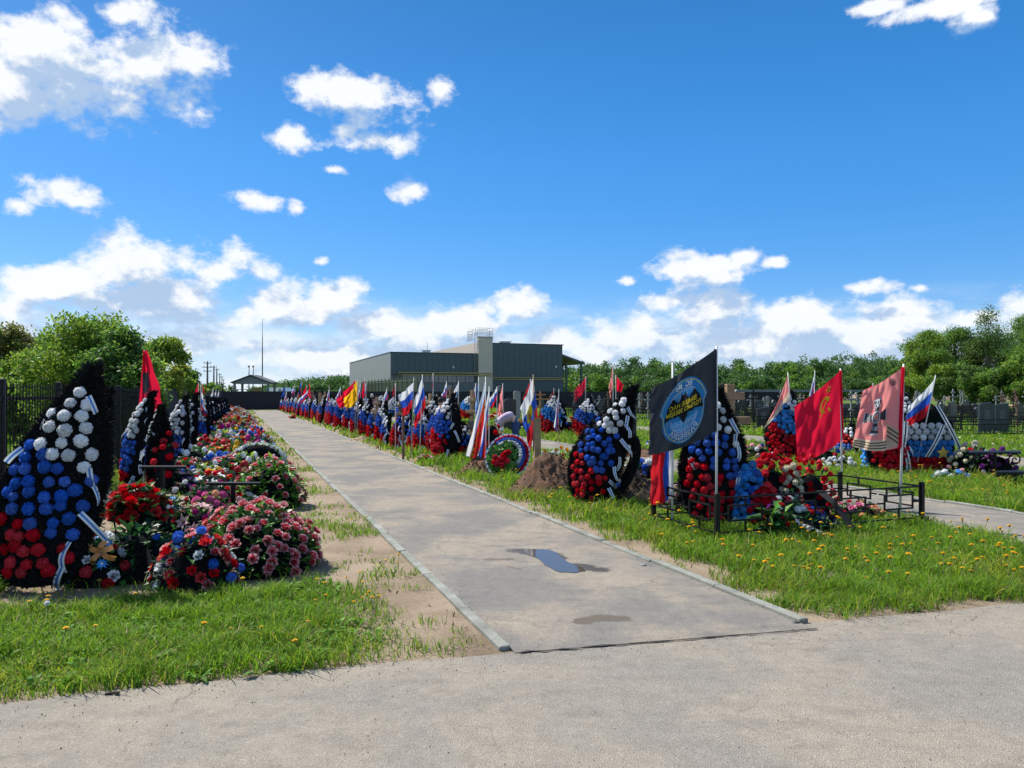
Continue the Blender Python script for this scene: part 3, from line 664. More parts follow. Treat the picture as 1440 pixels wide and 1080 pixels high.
def orient(n, spin, loc, s):
    n = Vector(n).normalized(); q = n.to_track_quat('Z', 'Y'); return Matrix.Translation(loc) @ q.to_matrix().to_4x4() @ Matrix.Rotation(spin, 4, 'Z') @ Matrix.Diagonal((s[0], s[1], s[2], 1) if isinstance(s, tuple) else (s, s, s, 1))
def put_flower(parent, key, M, name='flower'):
    o = link(name, flower_mesh(key), parent); o.matrix_local = M; return o

# ================================================================== wreaths
HWP = [(0, .46), (.1, .74), (.27, .96), (.42, 1.), (.6, .85), (.76, .54), (.87, .26), (.94, .13), (1., .02)]
def lerp_tab(tab, t):
    for (a, p), (b, q) in zip(tab, tab[1:]):
        if t <= b: return p + (q - p) * (t - a) / (b - a)
    return tab[-1][1]
class Shape:
    def __init__(s, h, w, lean=.25, sway=0., curl=.0, dome=.2, z0=.06): s.h, s.w, s.lean, s.sway, s.curl, s.dome, s.z0 = h, w, lean, sway, curl, dome, z0
    def hw(s, t): return lerp_tab(HWP, t) * s.w / 2
    def p(s, a, t, off=0.):
        w = s.hw(t); y = s.lean * t * s.h * .8 - s.curl * max(0, t - .6) ** 2 * 4 - s.dome * s.w * (1 - a * a) * min(1, w / (s.w * .3))
        return Vector((s.sway * (t * t * 1.15 - .15 * t) + a * w, y - off, s.z0 + t * s.h * math.sqrt(max(.2, 1 - s.lean ** 2 * .5))))
    def n(s, a, t):
        e = .02; u = s.p(min(1, a + e), t) - s.p(max(-1, a - e), t); v = s.p(a, min(1, t + e)) - s.p(a, max(0, t - e)); return u.cross(v).normalized()
def wreath_body(S, q, needles=1500, nl=.075, m=None, mb=None):
    mb = mb or MB(); m = m or fir
    def fn(a, b): return S.p(a * 2 - 1, b)
    mb.grid(fn, 8, 14, fir_body)
    mb.grid(lambda a, b: S.p(a * 2 - 1, b) + Vector((0, .05 + S.dome * S.w * .2 * (1 - (a * 2 - 1) ** 2), 0)), 8, 14, fir_body, flip=True)
    for side in (-1, 1):
        mb.grid(lambda a, b: S.p(side, b) + Vector((0, .05 * a, 0)), 1, 14, fir_body)
    for i in range(needles):
        t = q.random() ** .9; k = q.random()
        if k < .5:
            s = q.choice((-1, 1)); p = S.p(s * q.uniform(.9, 1), t) + Vector((0, q.uniform(-.01, .06), 0)); d = Vector((s, q.uniform(-.8, .8), q.uniform(-.7, .9)))
        elif k < .75:
            a = q.uniform(-.95, .95); p = S.p(a, t); d = S.n(a, t) + Vector((q.uniform(-.9, .9), q.uniform(-.9, .9), q.uniform(-.9, .9)))
        else:
            a = q.uniform(-.95, .95); p = S.p(a, t) + Vector((0, .05 + S.dome * S.w * .2 * (1 - a * a), 0)); d = Vector((q.uniform(-1, 1), 1., q.uniform(-.9, .9)))
        if t > .93: d.z += 1.
        d.normalize(); l = nl * q.uniform(.6, 1.3) * (.45 if .5 <= k < .75 else 1); sd = d.orthogonal().normalized() * .0052; e = p + d * l; mid = p + d * l * .5
        mb.add([p - sd, p + sd, mid + sd * 1.4, e, mid - sd * 1.4], [(0, 1, 2, 3, 4)], m)
        x = d.cross(sd).normalized() * .009
        mb.add([mid - x, e + x * .3, mid + x, p], [(0, 1, 2, 3)], m)
    return mb
RIBM = []
for k in range(4):
    mb = MB(); q = random.Random(k); L = .15 + .05 * k; tw = q.uniform(-.8, .8)
    def fn(a, b):
        x = (a - .5) * .05; an = tw * b; y = -.045 * math.sin(b * (2.2 + .5 * k)) - .02 * b
        return (x * math.cos(an), y + x * math.sin(an), -L * b)
    mb.grid(fn, 3, 7, lambda a, b: rib_b if .34 < a < .67 else rib_w); RIBM.append(mb.mesh('ribbon'))
def flower_spots(S, r, q, amin=-.88, amax=.88, tmin=.06, tmax=.93, dens=1.0):
    out = []; t = tmin; row = 0
    while t < tmax:
        w = S.hw(t); n = max(1, int((amax - amin) * w * 1.12 / (r * 2.05 / dens)))
        for i in range(n):
            a = amin + (amax - amin) * (i + .5 + (.25 if row % 2 else -.25) * (n > 1)) / n
            out.append((max(amin, min(amax, a + q.uniform(-.10, .10))), t + q.uniform(-.016, .016)))
        t += r * 1.72 / dens / S.h; row += 1
    return out
def band_colour(t, q, b=(.36, .66), cols=('red', 'blue', 'white'), a=0.):
    t += q.uniform(-.03, .03) + .13 * a; return cols[0] if t < b[0] else cols[1] if t < b[1] else cols[2]
def fill_wreath(root, S, q, r, detail, amin, amax, bands, cols, dens, ribs, needles, nl=.075, skip=0., kind='carn', stake=None):
    """detail 2: every flower a part; 1: one mesh per colour band; 0: everything in the thing's own mesh"""
    spots = flower_spots(S, r, q, amin, amax, dens=dens)
    if detail == 0:
        mb = wreath_body(S, q, needles, nl)
        for a, t in spots:
            if q.random() < skip: continue
            mb.tmpl(TM['ball', band_colour(t, q, bands, cols, a), q.randint(0, 1)], orient(S.n(a, t), q.random() * 6, S.p(a, t, r * .3), r))
        for i in range(ribs):
            s = 1 if q.random() < .8 else -1; t = .12 + .75 * i / ribs; p = S.p(s * .97, t); d = q.uniform(.01, .03)
            mb.add([p + Vector((-.02, -.03, 0)), p + Vector((.02, -.03, .01)), p + Vector((.03 + d, -.05, -.12)), p + Vector((-.01 + d, -.05, -.13))], [(0, 1, 2, 3)], rib_w if i % 2 else rib_b)
        if stake: mb.box((0, .22, S.h * .45), (.05, .04, S.h * .9), stake)
        return mb
    wreath_body(S, q, needles, nl).build('backing', root)
    for a, t in spots:
        if q.random() < skip: continue
        rr = r * q.uniform(.84, 1.12)
        put_flower(root, (kind, band_colour(t, q, bands, cols, a), q.randint(0, 1)), orient(S.n(a, t), q.random() * 6, S.p(a, t, rr * .35), (rr, rr, rr * .8)))
    for i in range(ribs):
        s = 1 if q.random() < .85 else -1; t = .06 + .84 * (i + .5) / ribs; o = link('ribbon', RIBM[q.randint(0, 3)], root)
        o.matrix_local = Matrix.Translation(S.p(s * q.uniform(.8, .98), t + q.uniform(-.03, .03), .05)) @ Euler((q.uniform(-.3, .5), q.uniform(-.7, .7) - .2 * s, q.uniform(-.6, 1.3) * s)).to_matrix().to_4x4()
    mb = MB(); mb.tube([(0, .06 + S.lean * S.h * .35, S.h * .5), (0, .12 + S.lean * S.h * .6, 0)], .010, black_metal, 6); mb.build('support_leg', root)
    if stake: mb = MB(); mb.box((.02, .16, S.h * .45), (.05, .04, S.h * .9), stake); mb.build('stake', root, False)
def wreath(px, py, top, wpx, face, label, group, detail=2, sway=0., lean=.2, curl=0., r=.05, dens=.95, bands=(.36, .66), cols=('red', 'blue', 'white'), ribs=6, needles=1400,
           amin=-.88, amax=.88, seed=0, dome=.2, Y=None, nl=.075, skip=0., kind='carn', stake=None):
    """px, py: foot in the photo; top: row of its tip; wpx: real width in photo pixels; face: turn from facing the camera, negative to the left"""
    p = G(px, py); Y = p.y; k = Y / F; h = (py - top) * k; w = wpx * k; q = random.Random(seed * 77 + int(px))
    S = Shape(h, w, lean, sway * k, curl, dome); rz = R(face)
    if detail == 0:
        o = fill_wreath(None, S, q, r, 0, amin, amax, bands, cols, dens, ribs, needles, nl, skip, stake=stake).build('funeral_wreath'); o.location = p; o.rotation_euler = (0, 0, rz); tag(o, label, 'wreath', group)
        return o
    t = thing('funeral_wreath', label, 'wreath', p, rz, group)
    fill_wreath(t, S, q, r, detail, amin, amax, bands, cols, dens, ribs, needles, nl, skip, kind, stake); return t
GL, GR, GB = 'tricolour wreaths of the left grave row', 'tricolour wreaths along the right edge of the path', 'wreaths beyond the second path'
# left row
wreath(52, 832, 520, 132, 6, 'huge black wreath with large white, blue and red flowers at the left picture edge', GL, sway=52, lean=.24, r=.050, dens=.82, bands=(.27, .56), ribs=8, needles=8000, amax=.9, seed=1, nl=.075, curl=.05)
wreath(128, 752, 556, 84, -78, 'narrow black wreath seen from its back between the huge wreath and the red flag', GL, sway=22, lean=.15, r=.05, dens=.9, bands=(.1, .3), ribs=9, needles=3000, seed=2, nl=.09)
wreath(186, 684, 556, 66, -38, 'black wreath with white over blue balls in front of the large red flag', GL, sway=24, lean=.15, r=.05, dens=.95, bands=(.16, .52), ribs=7, needles=2400, seed=3, amax=.5)
wreath(222, 686, 575, 52, -100, 'dark wreath back leaning at the foot of the large red flag', GL, sway=8, lean=.1, r=.045, bands=(.3, .6), ribs=9, needles=1800, seed=4)
wreath(246, 660, 560, 54, -40, 'white topped black wreath with a pale wooden stake, next after the large red flag', GL, sway=10, lean=.12, r=.05, bands=(.25, .55), ribs=6, needles=1500, seed=5, stake=stake_m)
wreath(262, 650, 556, 52, -50, 'dark backed wreath with two pale stakes before the small striped wreath', GL, sway=10, lean=.12, r=.05, bands=(.15, .45), ribs=6, needles=1400, seed=6, stake=stake_m)
wreath(272, 633, 567, 46, -14, 'small wreath striped white, blue and red facing the viewer in the left row', GL, lean=.15, r=.035, dens=1.1, bands=(.34, .66), ribs=2, needles=700, seed=7)
pos = [(285, 622, 560), (290, 616, 561), (295, 611, 559), (299, 606, 561), (303, 602, 560), (306, 598, 561), (309, 595, 560), (312, 592, 561), (314, 589.5, 561), (316, 587, 561)]
for i, (x, y, tp) in enumerate(pos):
    wreath(x, y, tp, (y - tp) * .56, -48 + (i * 37) % 34, 'black backed wreath in the left row, %s beyond the small striped wreath' % ordn(i + 1), GL, 0, lean=.12, r=.055, bands=(.3, .6), ribs=4, needles=420, seed=20 + i)
# right row, from the fence end of the path to the viewer
far = []
for i in range(33):
    u = 71.8 - i * 1.09; v = 4.05 + .18 * math.sin(i * 2.1) + i * .012; p = uv(u, v); x, y = proj((*p, 0)); far.append((x, y))
for i, (x, y) in enumerate(far):
    tp = 558.5 + (i * 5 % 3) - (i / 33) * 1.5; q = random.Random(i)
    tp += q.uniform(-1.2, 2.2); wreath(x, y, tp, (y - tp) * q.uniform(.42, .56), -38 - (i * 31) % 23, 'tricolour wreath right of the path, %s from the far fence' % ordn(i + 1), GR, 0, r=.05, bands=(.38, .68), ribs=3, needles=480 + 20 * i, seed=50 + i, dens=1.0, sway=q.uniform(-2, 7), lean=q.uniform(.08, .24), amax=q.choice((.88, .88, .5)))
for i in range(16):
    u = 68 - i * 2.3; q = random.Random(i + 400); x, y = proj((*uv(u, 6.6 + q.uniform(-.4, .6)), 0)); tp = 557.5 + q.uniform(-1, 2.5)
    wreath(x, y, tp, (y - tp) * q.uniform(.42, .55), -40 - (i * 29) % 30, 'tricolour wreath half hidden behind the right row, %s from the far fence' % ordn(i + 1), GR, 0, lean=.15, r=.05, bands=(.36, .66), ribs=3, needles=480, seed=300 + i, dens=1.0, cols=('red', q.choice(('blue', 'sky', 'blue')), 'white'))
mid = [(476, 603, 558, -45, 'short dense tricolour wreath just beyond the red and yellow flags'), (489, 606, 556, -52, 'tall tricolour wreath right beneath the yellow flag'), (500, 611, 563, -42, 'white headed tricolour wreath with black ribboned side below the yellow flag'),
       (523, 619, 567, -50, 'steeply leaning tricolour wreath with a light stake, beside the bare sandy spot'), (541, 628, 585, -66, 'dark low wreath turned away beside the leaning tricolour wreath'),
       (557, 632, 588, -44, 'red and purple wreath at the foot of the brown flag stake'), (581, 634, 592, -40, 'tricolour wreath between the two large tricolour flags by the path'), (604, 636, 560, -34, 'tall tricolour wreath with many white balls behind the second large tricolour flag'),
       (622, 646, 556, -46, 'tricolour wreath with a tall white head and black side, nearest the boy')]
for i, (x, y, tp, f, lab) in enumerate(mid):
    wreath(x, y, tp, (y - tp) * (.60 if i < 4 else .66), f, lab, GR, 2, sway=(10 if i in (3, 8) else 3), lean=.16, r=.05, bands=(.36, .68) if i != 5 else (.62, .8), cols=('red', 'blue', 'white') if i != 5 else ('red', 'purple', 'blue'), ribs=6, needles=1100, seed=90 + i, dens=1., amax=.6 if i in (2, 3, 8) else .88, stake=stake_m if i == 3 else None)
for i, (x, y, tp, f, lab) in enumerate([(534, 622, 566, -60, 'black sided tricolour wreath pressed behind the steeply leaning one'), (567, 632, 574, -48, 'tricolour wreath just beyond the brown flag stake'), (590, 637, 578, -44, 'tricolour wreath under the blowing tricolour flag, before the one by the stake'),
       (612, 641, 570, -36, 'tricolour wreath in front of the boy, its white head below his chest'), (633, 645, 582, -52, 'black sided tricolour wreath between the boy and the low rounded wreath'), (512, 615, 562, -46, 'tricolour wreath between the yellow flag and the steeply leaning wreath'), (468, 600, 558, -42, 'tricolour wreath below the blowing red flag of the far row')]):
    wreath(x, y, tp, (y - tp) * .6, f, lab, GR, 2, sway=5, lean=.16, r=.05, bands=(.36, .68), ribs=5, needles=1000, seed=180 + i, dens=1., amax=(.88, .6)[i % 2])
wreath(648, 640, 596, 46, -8, 'low rounded tricolour wreath facing the viewer beside the drooping flags', GR, 2, lean=.22, r=.05, bands=(.3, .62), ribs=3, needles=1000, seed=101)
wreath(830, 712, 548, 76, -26, 'large leaning tricolour wreath with striped ribbons behind the brown earth mound', GR, 2, sway=58, lean=.2, r=.046, bands=(.33, .64), ribs=9, needles=4200, seed=102, dens=.86, amax=.74, nl=.07)
wreath(1002, 742, 553, 86, -14, 'large tricolour wreath standing inside the iron grave fence under the black flag', GR, 2, sway=8, lean=.12, r=.047, bands=(.38, .68), ribs=9, needles=4200, seed=103, dens=.86, amax=.80, nl=.075)
# beyond the second path
for i, (x, y, tp, w, f, lab, kw) in enumerate([
    (775, 613, 555, 44, -30, 'tricolour wreath with light blue middle beyond the second path, behind the earth mound', dict(cols=('red', 'sky', 'white'))),
    (822, 617, 560, 46, -36, 'tricolour wreath beyond the second path under the dark striped flag', dict()),
    (655, 592, 556, 30, -40, 'light blue, white and red wreath leaning behind the boy', dict(cols=('red', 'sky', 'white'))),
    (610, 588, 554, 28, -40, 'tricolour wreath behind the boy, its head just above him', dict(cols=('red', 'sky', 'white'))),
    (594, 585, 556, 26, -30, 'greenish white wreath far behind the large tricolour flags', dict(cols=('blue', 'ltgreen', 'white'))),
    (533, 583, 555, 24, -40, 'pale blue wreath beside the person in the mauve jacket', dict(cols=('red', 'sky', 'white'))),
    (550, 587, 558, 26, -34, 'black and white wreath beyond the leaning tricolour wreath', dict(cols=('blue', 'white', 'white'))),
    (1106, 652, 551, 60, -22, 'tricolour wreath with light blue middle beside the hammer and sickle flag', dict(cols=('red', 'sky', 'white'), bands=(.42, .74))),
    (1250, 668, 590, 56, -8, 'low bushy red wreath behind the faded red flag', dict(cols=('red', 'red', 'red'))),
    (1222, 664, 600, 26, -70, 'slim light blue wreath edge left of the low red wreath', dict(cols=('sky', 'sky', 'white'))),
    (1272, 650, 556, 44, -20, 'white flowered dark wreath behind the leaning tricolour flag', dict(cols=('blue', 'white', 'white'))),
    (1190, 640, 600, 40, -60, 'dark wreath lying low behind the hammer and sickle flag pole', dict(cols=('blue', 'red', 'white')))]):
    wreath(x, y, tp, w, f, lab, GB, 2 if x > 740 and i not in (9, 11) else 0, lean=.16, r=.05, ribs=5, needles=1000, seed=120 + i, sway=4, dens=1.05, **kw)
# fan shaped striped wreath with gold star
t = thing('striped_wreath', 'fan shaped wreath in white, blue and red stripes with a gold star', 'wreath', G(1306, 668), R(-4), GB)
q = random.Random(5); k = G(1306, 668).y / F
mb = MB()
mb.prism([(-42 * k, .0), (40 * k, .0), (34 * k, 74 * k), (6 * k, 100 * k), (-12 * k, 98 * k), (-34 * k, 74 * k)], .04, .12, fir_body)
for i in range(900):
    x = q.uniform(-38, 38) * k; z = q.choice((q.uniform(74, 98), q.uniform(0, 74), q.uniform(66, 92))) * k; x *= 1 if z < 74 * k else .55
    d = Vector((q.uniform(-1, 1), -1 * q.random(), q.uniform(-.6, 1))).normalized() * .07; p = Vector((x, .04, z)); sd = d.orthogonal().normalized() * .006
    mb.add([p - sd, p + sd, p + d], [(0, 1, 2)], firg if q.random() < .4 else fir)
mb.build('backing', t)
for row in range(9):
    c = ('red', 'blue', 'white')[row // 3]; n = 7 if row < 6 else 6
    c = 'sky' if c == 'blue' else c
    for i in range(n):
        put_flower(t, ('carn', c, (i + row) % 2), orient((0, -1, .3), q.random() * 6, ((-33 + 66 * (i + .5 + (.2 if row % 2 else -.2)) / n) * k, -.0, (5 + row * 8.0) * k), 4.7 * k))
mb = MB(); star = []
for i in range(10):
    a = math.pi / 2 + i * math.pi / 5; rr = 9.5 * k if i % 2 == 0 else 4.2 * k; star.append((14 * k + rr * math.cos(a), 32 * k + rr * math.sin(a)))
mb.prism(star, -.17, -.14, mat('gold_star_paint', (.62, .43, .08), .35, .1, 10, metal=.4)); mb.build('gold_star', t, False)
for x0, z0, x1, z1 in ((-34, 76, -40, 30), (8, 98, 42, 30), (16, 70, -6, 26), (-36, 40, -30, 4)):
    mb = MB(); mb.grid(lambda a, b: ((x0 + (x1 - x0) * b + (a - .5) * 6) * k, -.1 - .05 * math.sin(b * 3.1), (z0 + (z1 - z0) * b) * k), 3, 8, lambda a, b: rib_k if .3 < a < .7 else rib_w); mb.build('ribbon', t)
# ================================================================== flags on poles
FLAGC = {}
def fl(n, c, tr=.42):
    if n not in FLAGC: FLAGC[n] = mat('flag_' + n, c, .75, trans=tr, spec=.15)
    return FLAGC[n]
fw, fb, fr = fl('white', (.80, .80, .80)), fl('blue', (.03, .10, .48)), fl('red', (.62, .02, .03))
fred, fblack, ffade, fyel, fsky, fstripe = fl('scarlet', (.75, .012, .045), .5), fl('black', (.030, .036, .045), .2), fl('faded_red', (.84, .29, .27), .5), fl('yellow', (.80, .48, .02), .5), fl('pale_blue', (.28, .50, .80)), fl('ribbon_orange', (.62, .36, .10))
fblk2 = fl('ribbon_black', (.02, .018, .016), .1); fgrey = fl('emblem_grey', (.06, .06, .07), .2); femb = fl('emblem_blue', (.04, .27, .62), .35); flb = fl('emblem_light_blue', (.10, .42, .78), .3); fgold = fl('emblem_gold', (.82, .66, .04), .3); flight = fl('emblem_white', (.62, .66, .70), .3)
fpale = fl('washed_cream', (.72, .58, .42), .4); fdred = fl('dark_red', (.30, .02, .03), .35)
pole_w = mat('white_flag_pole', (.62, .62, .60), .4, .08, 6); pole_g = mat('grey_flag_pole', (.30, .30, .29), .45, .1, 6)
def text_shapes(s, size, m):
    cu = bpy.data.curves.new('lettering', 'FONT'); cu.body = s; cu.size = size; cu.align_x = 'CENTER'; cu.resolution_u = 3; cu.offset = size * .022
    o = bpy.data.objects.new('lettering', cu); COL.objects.link(o); dg = bpy.context.evaluated_depsgraph_get()
    me = bpy.data.meshes.new_from_object(o.evaluated_get(dg)); V = [(v.co.x, v.co.y) for v in me.vertices]; Fs = [list(p.vertices) for p in me.polygons]
    bpy.data.objects.remove(o); bpy.data.curves.remove(cu); bpy.data.meshes.remove(me); return (V, Fs, m)
def ring(cx, cy, rx, ry, w, m, n=40, a0=0., a1=6.2832):
    V = []; 
    for i in range(n + 1):
        a = a0 + (a1 - a0) * i / n; V += [(cx + rx * math.cos(a), cy + ry * math.sin(a)), (cx + (rx - w) * math.cos(a), cy + (ry - w) * math.sin(a))]
    return (V, [[2 * i, 2 * i + 1, 2 * i + 3, 2 * i + 2] for i in range(n)], m)
def poly(pts, m): return (pts, [list(range(len(pts)))], m)
def fan(pts, m, c=None):
    n = len(pts); c = c or (sum(p[0] for p in pts) / n, sum(p[1] for p in pts) / n); return (pts + [c], [[i, (i + 1) % n, n] for i in range(n)], m)
def line(a, b, w, m, n=6):
    dx, dy = b[0] - a[0], b[1] - a[1]; L = math.hypot(dx, dy); nx, ny = -dy / L * w / 2, dx / L * w / 2; V = []
    for i in range(n + 1):
        t = i / n; V += [(a[0] + dx * t + nx, a[1] + dy * t + ny), (a[0] + dx * t - nx, a[1] + dy * t - ny)]
    return (V, [[2 * i, 2 * i + 1, 2 * i + 3, 2 * i + 2] for i in range(n)], m)
def star_pts(cx, cy, r, k=.4, n=5): return [(cx + (r if i % 2 == 0 else r * k) * math.sin(i * math.pi / n), cy + (r if i % 2 == 0 else r * k) * math.cos(i * math.pi / n)) for i in range(2 * n)]
def move(sh, dx, dy, rot=0.):
    c, s = math.cos(rot), math.sin(rot); return ([(x * c - y * s + dx, x * s + y * c + dy) for x, y in sh[0]], sh[1], sh[2])
def refine(V, Fs, lim=.05):              # split long decal faces so that they bend with the cloth
    V = list(V); out = []
    for f in Fs:
        if len(f) > 4:
            tri = [[f[0], f[i], f[i + 1]] for i in range(1, len(f) - 1)] if len(f) <= 5 else [f]
            st = tri
        else: st = [[f[0], f[1], f[2]]] + ([[f[0], f[2], f[3]]] if len(f) == 4 else [])
        d = 0
        while st:
            t = st.pop()
            if len(t) > 3: out.append(t); continue
            e = [math.dist(V[t[i]], V[t[(i + 1) % 3]]) for i in range(3)]; k = e.index(max(e))
            if e[k] < lim or len(out) > 6000: out.append(t); continue
            a, b, c = t[k], t[(k + 1) % 3], t[(k + 2) % 3]; V.append(((V[a][0] + V[b][0]) / 2, (V[a][1] + V[b][1]) / 2)); m = len(V) - 1
            st += [[a, m, c], [m, b, c]]
    return V, out
def flag(label, base, corners, stripes, pole=(.012, None, None), Y=None, dY=0., wave=.03, nw=1.5, fold=0., decal=None, band=None, group=None, seed=0, pm=None, name='flag', rows=26, ph=0., part_pole=True):
    """base: foot of the pole in the photo; corners: hoist top, hoist bottom, fly top, fly bottom in the photo; dY: how much farther the fly is"""
    p0 = G(*base) if Y is None else Vector((at(base[0], HY, Y).x, Y, 0)); Y = p0.y
    t = thing(name, label, 'flag', p0, 0, group)
    ht, hb = at(*corners[0], Y) - p0, at(*corners[1], Y) - p0; ft, fbm = at(*corners[2], Y + dY) - p0, at(*corners[3], Y + dY) - p0
    sz = (ht - hb).length; Ls = ((ft - ht).length + (fbm - hb).length) / 2
    q = random.Random(seed + int(base[0])); p1, p2 = q.uniform(0, 6) + ph, q.uniform(0, 6)
    def Sf(s, v, off=0.):                 # s along the fly, v up the hoist
        a = hb.lerp(ht, v); b = fbm.lerp(ft, v); p = a.lerp(b, s)
        sag = math.sin(s * math.pi) * .05 * sz * (1 - v * .4)
        w = wave * sz * min(1, s * 2.5) * (math.sin(nw * 6.28 * s - 1.1 * v + p1) + .5 * math.sin(nw * 11 * s + 2.3 * v + p2) + .3 * math.sin(23 * s - 7 * v + p2) + .22 * math.sin(31 * s + 17 * v + p1) * (.3 + s) + .3 * math.sin(13 * (s + v) + p2)) + fold * sz * .5 * math.sin(6.28 * (2.2 * v + .8 * s) + p2) * s
        return p + Vector((w * .35, w + off, -sag))
    mb = MB(); mb.grid(lambda a, b: Sf(a, b), 36 if rows > 18 else 22, rows, (lambda a, b: stripes(a, b)) if callable(stripes) else stripes)
    cl = mb.build('flag_cloth', t)
    for nm, deco in (('ribbon_stripe', band), ('emblem', decal)):
        if not deco: continue
        d = MB(); lay = 1
        for sh in deco:
            V, Fs = refine(sh[0], sh[1])
            for sd in (-1, 1):
                d.add([Sf(x, y, sd * (.0022 + .0009 * lay)) for x, y in V], Fs, sh[2])
            lay += 1
        d.build(nm, cl, False)
    if rows > 18 and len(corners) and sz > .5:      # sewn sleeve along the pole
        mb = MB(); mb.grid(lambda a, b: Sf(.0, b) + Vector((.018 * math.cos(a * 6.2832), .018 * math.sin(a * 6.2832), 0)), 8, 14, fred if callable(stripes) and nw == 1.2 else stripes if not callable(stripes) else fw); mb.build('pole_sleeve', cl)
    r, top, foot = pole; mb = MB()
    tp = at(*(top or corners[0]), Y) - p0 + Vector((0, .004, .02)); ft_ = (at(*foot, Y) - p0) if foot else Vector((0, 0, -.05))
    mb.tube([ft_, ft_.lerp(tp, .5) + Vector((.004, 0, 0)), tp], [r, r, r * .8], pm or pole_w, 8); mb.build('pole', t)
    return t
tri = lambda a, b: fw if b > .667 else fb if b > .333 else fr
tri_rev = lambda a, b: fr if b > .667 else fb if b > .333 else fw
GF = 'flags among the graves'
# black flag with bat emblem, read from its back
def shield(g):
    P = []
    for i in range(48):
        a = 6.2832 * i / 48; x = math.cos(a); y = math.sin(a); w = (.335 + .05 * (y > 0) * (1 - abs(y)) + .03 * math.sin(a * 2) ** 2 * (y < 0)) * g
        P.append((.49 + w * x,   .48 + .425 * g * y * (1.0 if y > 0 else 1.02)))
    return P
bat = [(.22, .44), (.27, .60), (.34, .70), (.40, .62), (.445, .655), (.455, .72), (.475, .69), (.505, .69), (.525, .72), (.535, .655), (.58, .62), (.64, .70), (.71, .60), (.76, .44), (.69, .50), (.62, .46), (.56, .47), (.49, .36), (.42, .47), (.36, .46), (.29, .50)]
dec = [fan(shield(.98), femb), fan(shield(.93), fgold), fan(shield(.908), femb),
       fan([(.49 + .2 * math.cos(a), .37 + .17 * math.sin(a)) for a in np.linspace(math.pi, 2 * math.pi, 18)], flb), fan([(.49 + .18 * math.cos(a), .66 + .10 * math.sin(a)) for a in np.linspace(0, math.pi, 14)], flb),
       ring(.49, .40, .215, .20, .008, flight, 24, math.pi, 2 * math.pi), ring(.49, .40, .19, .175, .006, flight, 24, math.pi, 2 * math.pi), ring(.49, .64, .2, .13, .008, flight, 20, 0, math.pi), ring(.49, .64, .175, .105, .006, flight, 20, 0, math.pi)]
for x in (-.13, -.05, .05, .13): dec.append(line((.49 + x, .37), (.49 + x * .35, .23), .006, flight))
dec += [line((.33, .32), (.65, .32), .006, flight), line((.45, .72), (.42, .66), .006, flight), line((.53, .72), (.56, .66), .006, flight), fan([(.49 + (x - .49) * 1.12, .52 + (y - .54) * 1.12) for x, y in bat], fl('emblem_black', (.012, .013, .016), .1), (.49, .51))]
def word(s, size, m, cx, cy, sx=1.): 
    V, Fs, m = text_shapes(s, size, m); return ([(cx + x * sx, cy + y) for x, y in V], Fs, m)
dec += [word('ВЫШЕ НАС', .082, fgold, .50, .545, .95), word('ТОЛЬКО ЗВЕЗДЫ', .074, fgold, .49, .470, .86)]
for i, ch in enumerate('ВС РФ'):
    if ch != ' ': a = .42 - .21 * i; dec.append(move(text_shapes(ch, .085, flight), .49 - math.sin(a) * .24, .785 - (1 - math.cos(a)) * .2 , a * .7))
for i, ch in enumerate('РАЗВЕДКА'):
    a = -.80 + .228 * i; dec.append(move(text_shapes(ch, .092, flight), .49 + math.sin(a) * .285, .145 + (1 - math.cos(a)) * .27 - .025, a * .75))

flag('black flag with a blue bat and globe emblem seen from its back', (1007, 752), [(1006, 491), (1006, 607), (916, 546), (913, 640)], fblack, (.014, (1008, 489), None), dY=.22, wave=.035, nw=1.1, decal=dec, group=GF, seed=3)
# scarlet flag with star, hammer and sickle
sick = []
cx, cy = .36, .70
for i in range(21):
    a = 2.25 - 4.0 * i / 20; sick.append((cx + .105 * math.cos(a), cy + .11 * math.sin(a)))
for i in range(20, -1, -1):
    a = 2.25 - 4.0 * i / 20; w = .044 * math.sin(math.pi * (.08 + .84 * i / 20)) ; sick.append((cx + .006 + (.105 - w) * math.cos(a), cy + (.11 - w) * math.sin(a)))
sk = ([p for p in sick], [[i, i + 1, 40 - i, 41 - i] for i in range(20)], fgold)
dec = [sk, line((cx - .07, cy - .08), (cx - .12, cy - .15), .032, fgold), line((cx - .06, cy + .06), (cx + .11, cy - .145), .028, fgold), line((cx - .10, cy + .035), (cx - .02, cy + .105), .05, fgold),
       fan(star_pts(.27, .885, .066), fgold), fan(star_pts(.27, .885, .034), fred)]
flag('bright red flag with yellow star, hammer and sickle', (1184, 712), [(1182, 521), (1185, 618), (1117, 572), (1122, 652)], fred, (.013, (1182, 520), None), dY=.15, wave=.03, nw=.9, decal=dec, group=GF, seed=5)
# faded red flag with grey cross and striped ribbon
def cross4(cx, cy, R_, m, w0=.18, w1=.62):
    out = []
    for k in range(4):
        a = math.pi / 2 * k; P = [(R_ * .12, -R_ * w0 * .5), (R_, -R_ * w1 * .55), (R_, R_ * w1 * .55), (R_ * .12, R_ * w0 * .5)]; c, s = math.cos(a), math.sin(a)
        out.append(poly([(cx + x * c - y * s, cy + x * s + y * c) for x, y in P], m))
    return out
bnd = [fan([(.045, .02), (.30, .02), (.32, .36), (.045, .22)], fpale)]; dec = cross4(.60, .50, .265, flight) + cross4(.60, .50, .243, fgrey) + [fan([(.60 + .095 * math.cos(a), .50 + .095 * math.sin(a)) for a in np.linspace(0, 6.1, 18)], flight), ring(.60, .50, .075, .075, .02, fgrey), fan([(.60 + .045 * math.cos(a), .50 + .045 * math.sin(a)) for a in np.linspace(0, 6.1, 14)], ffade)]
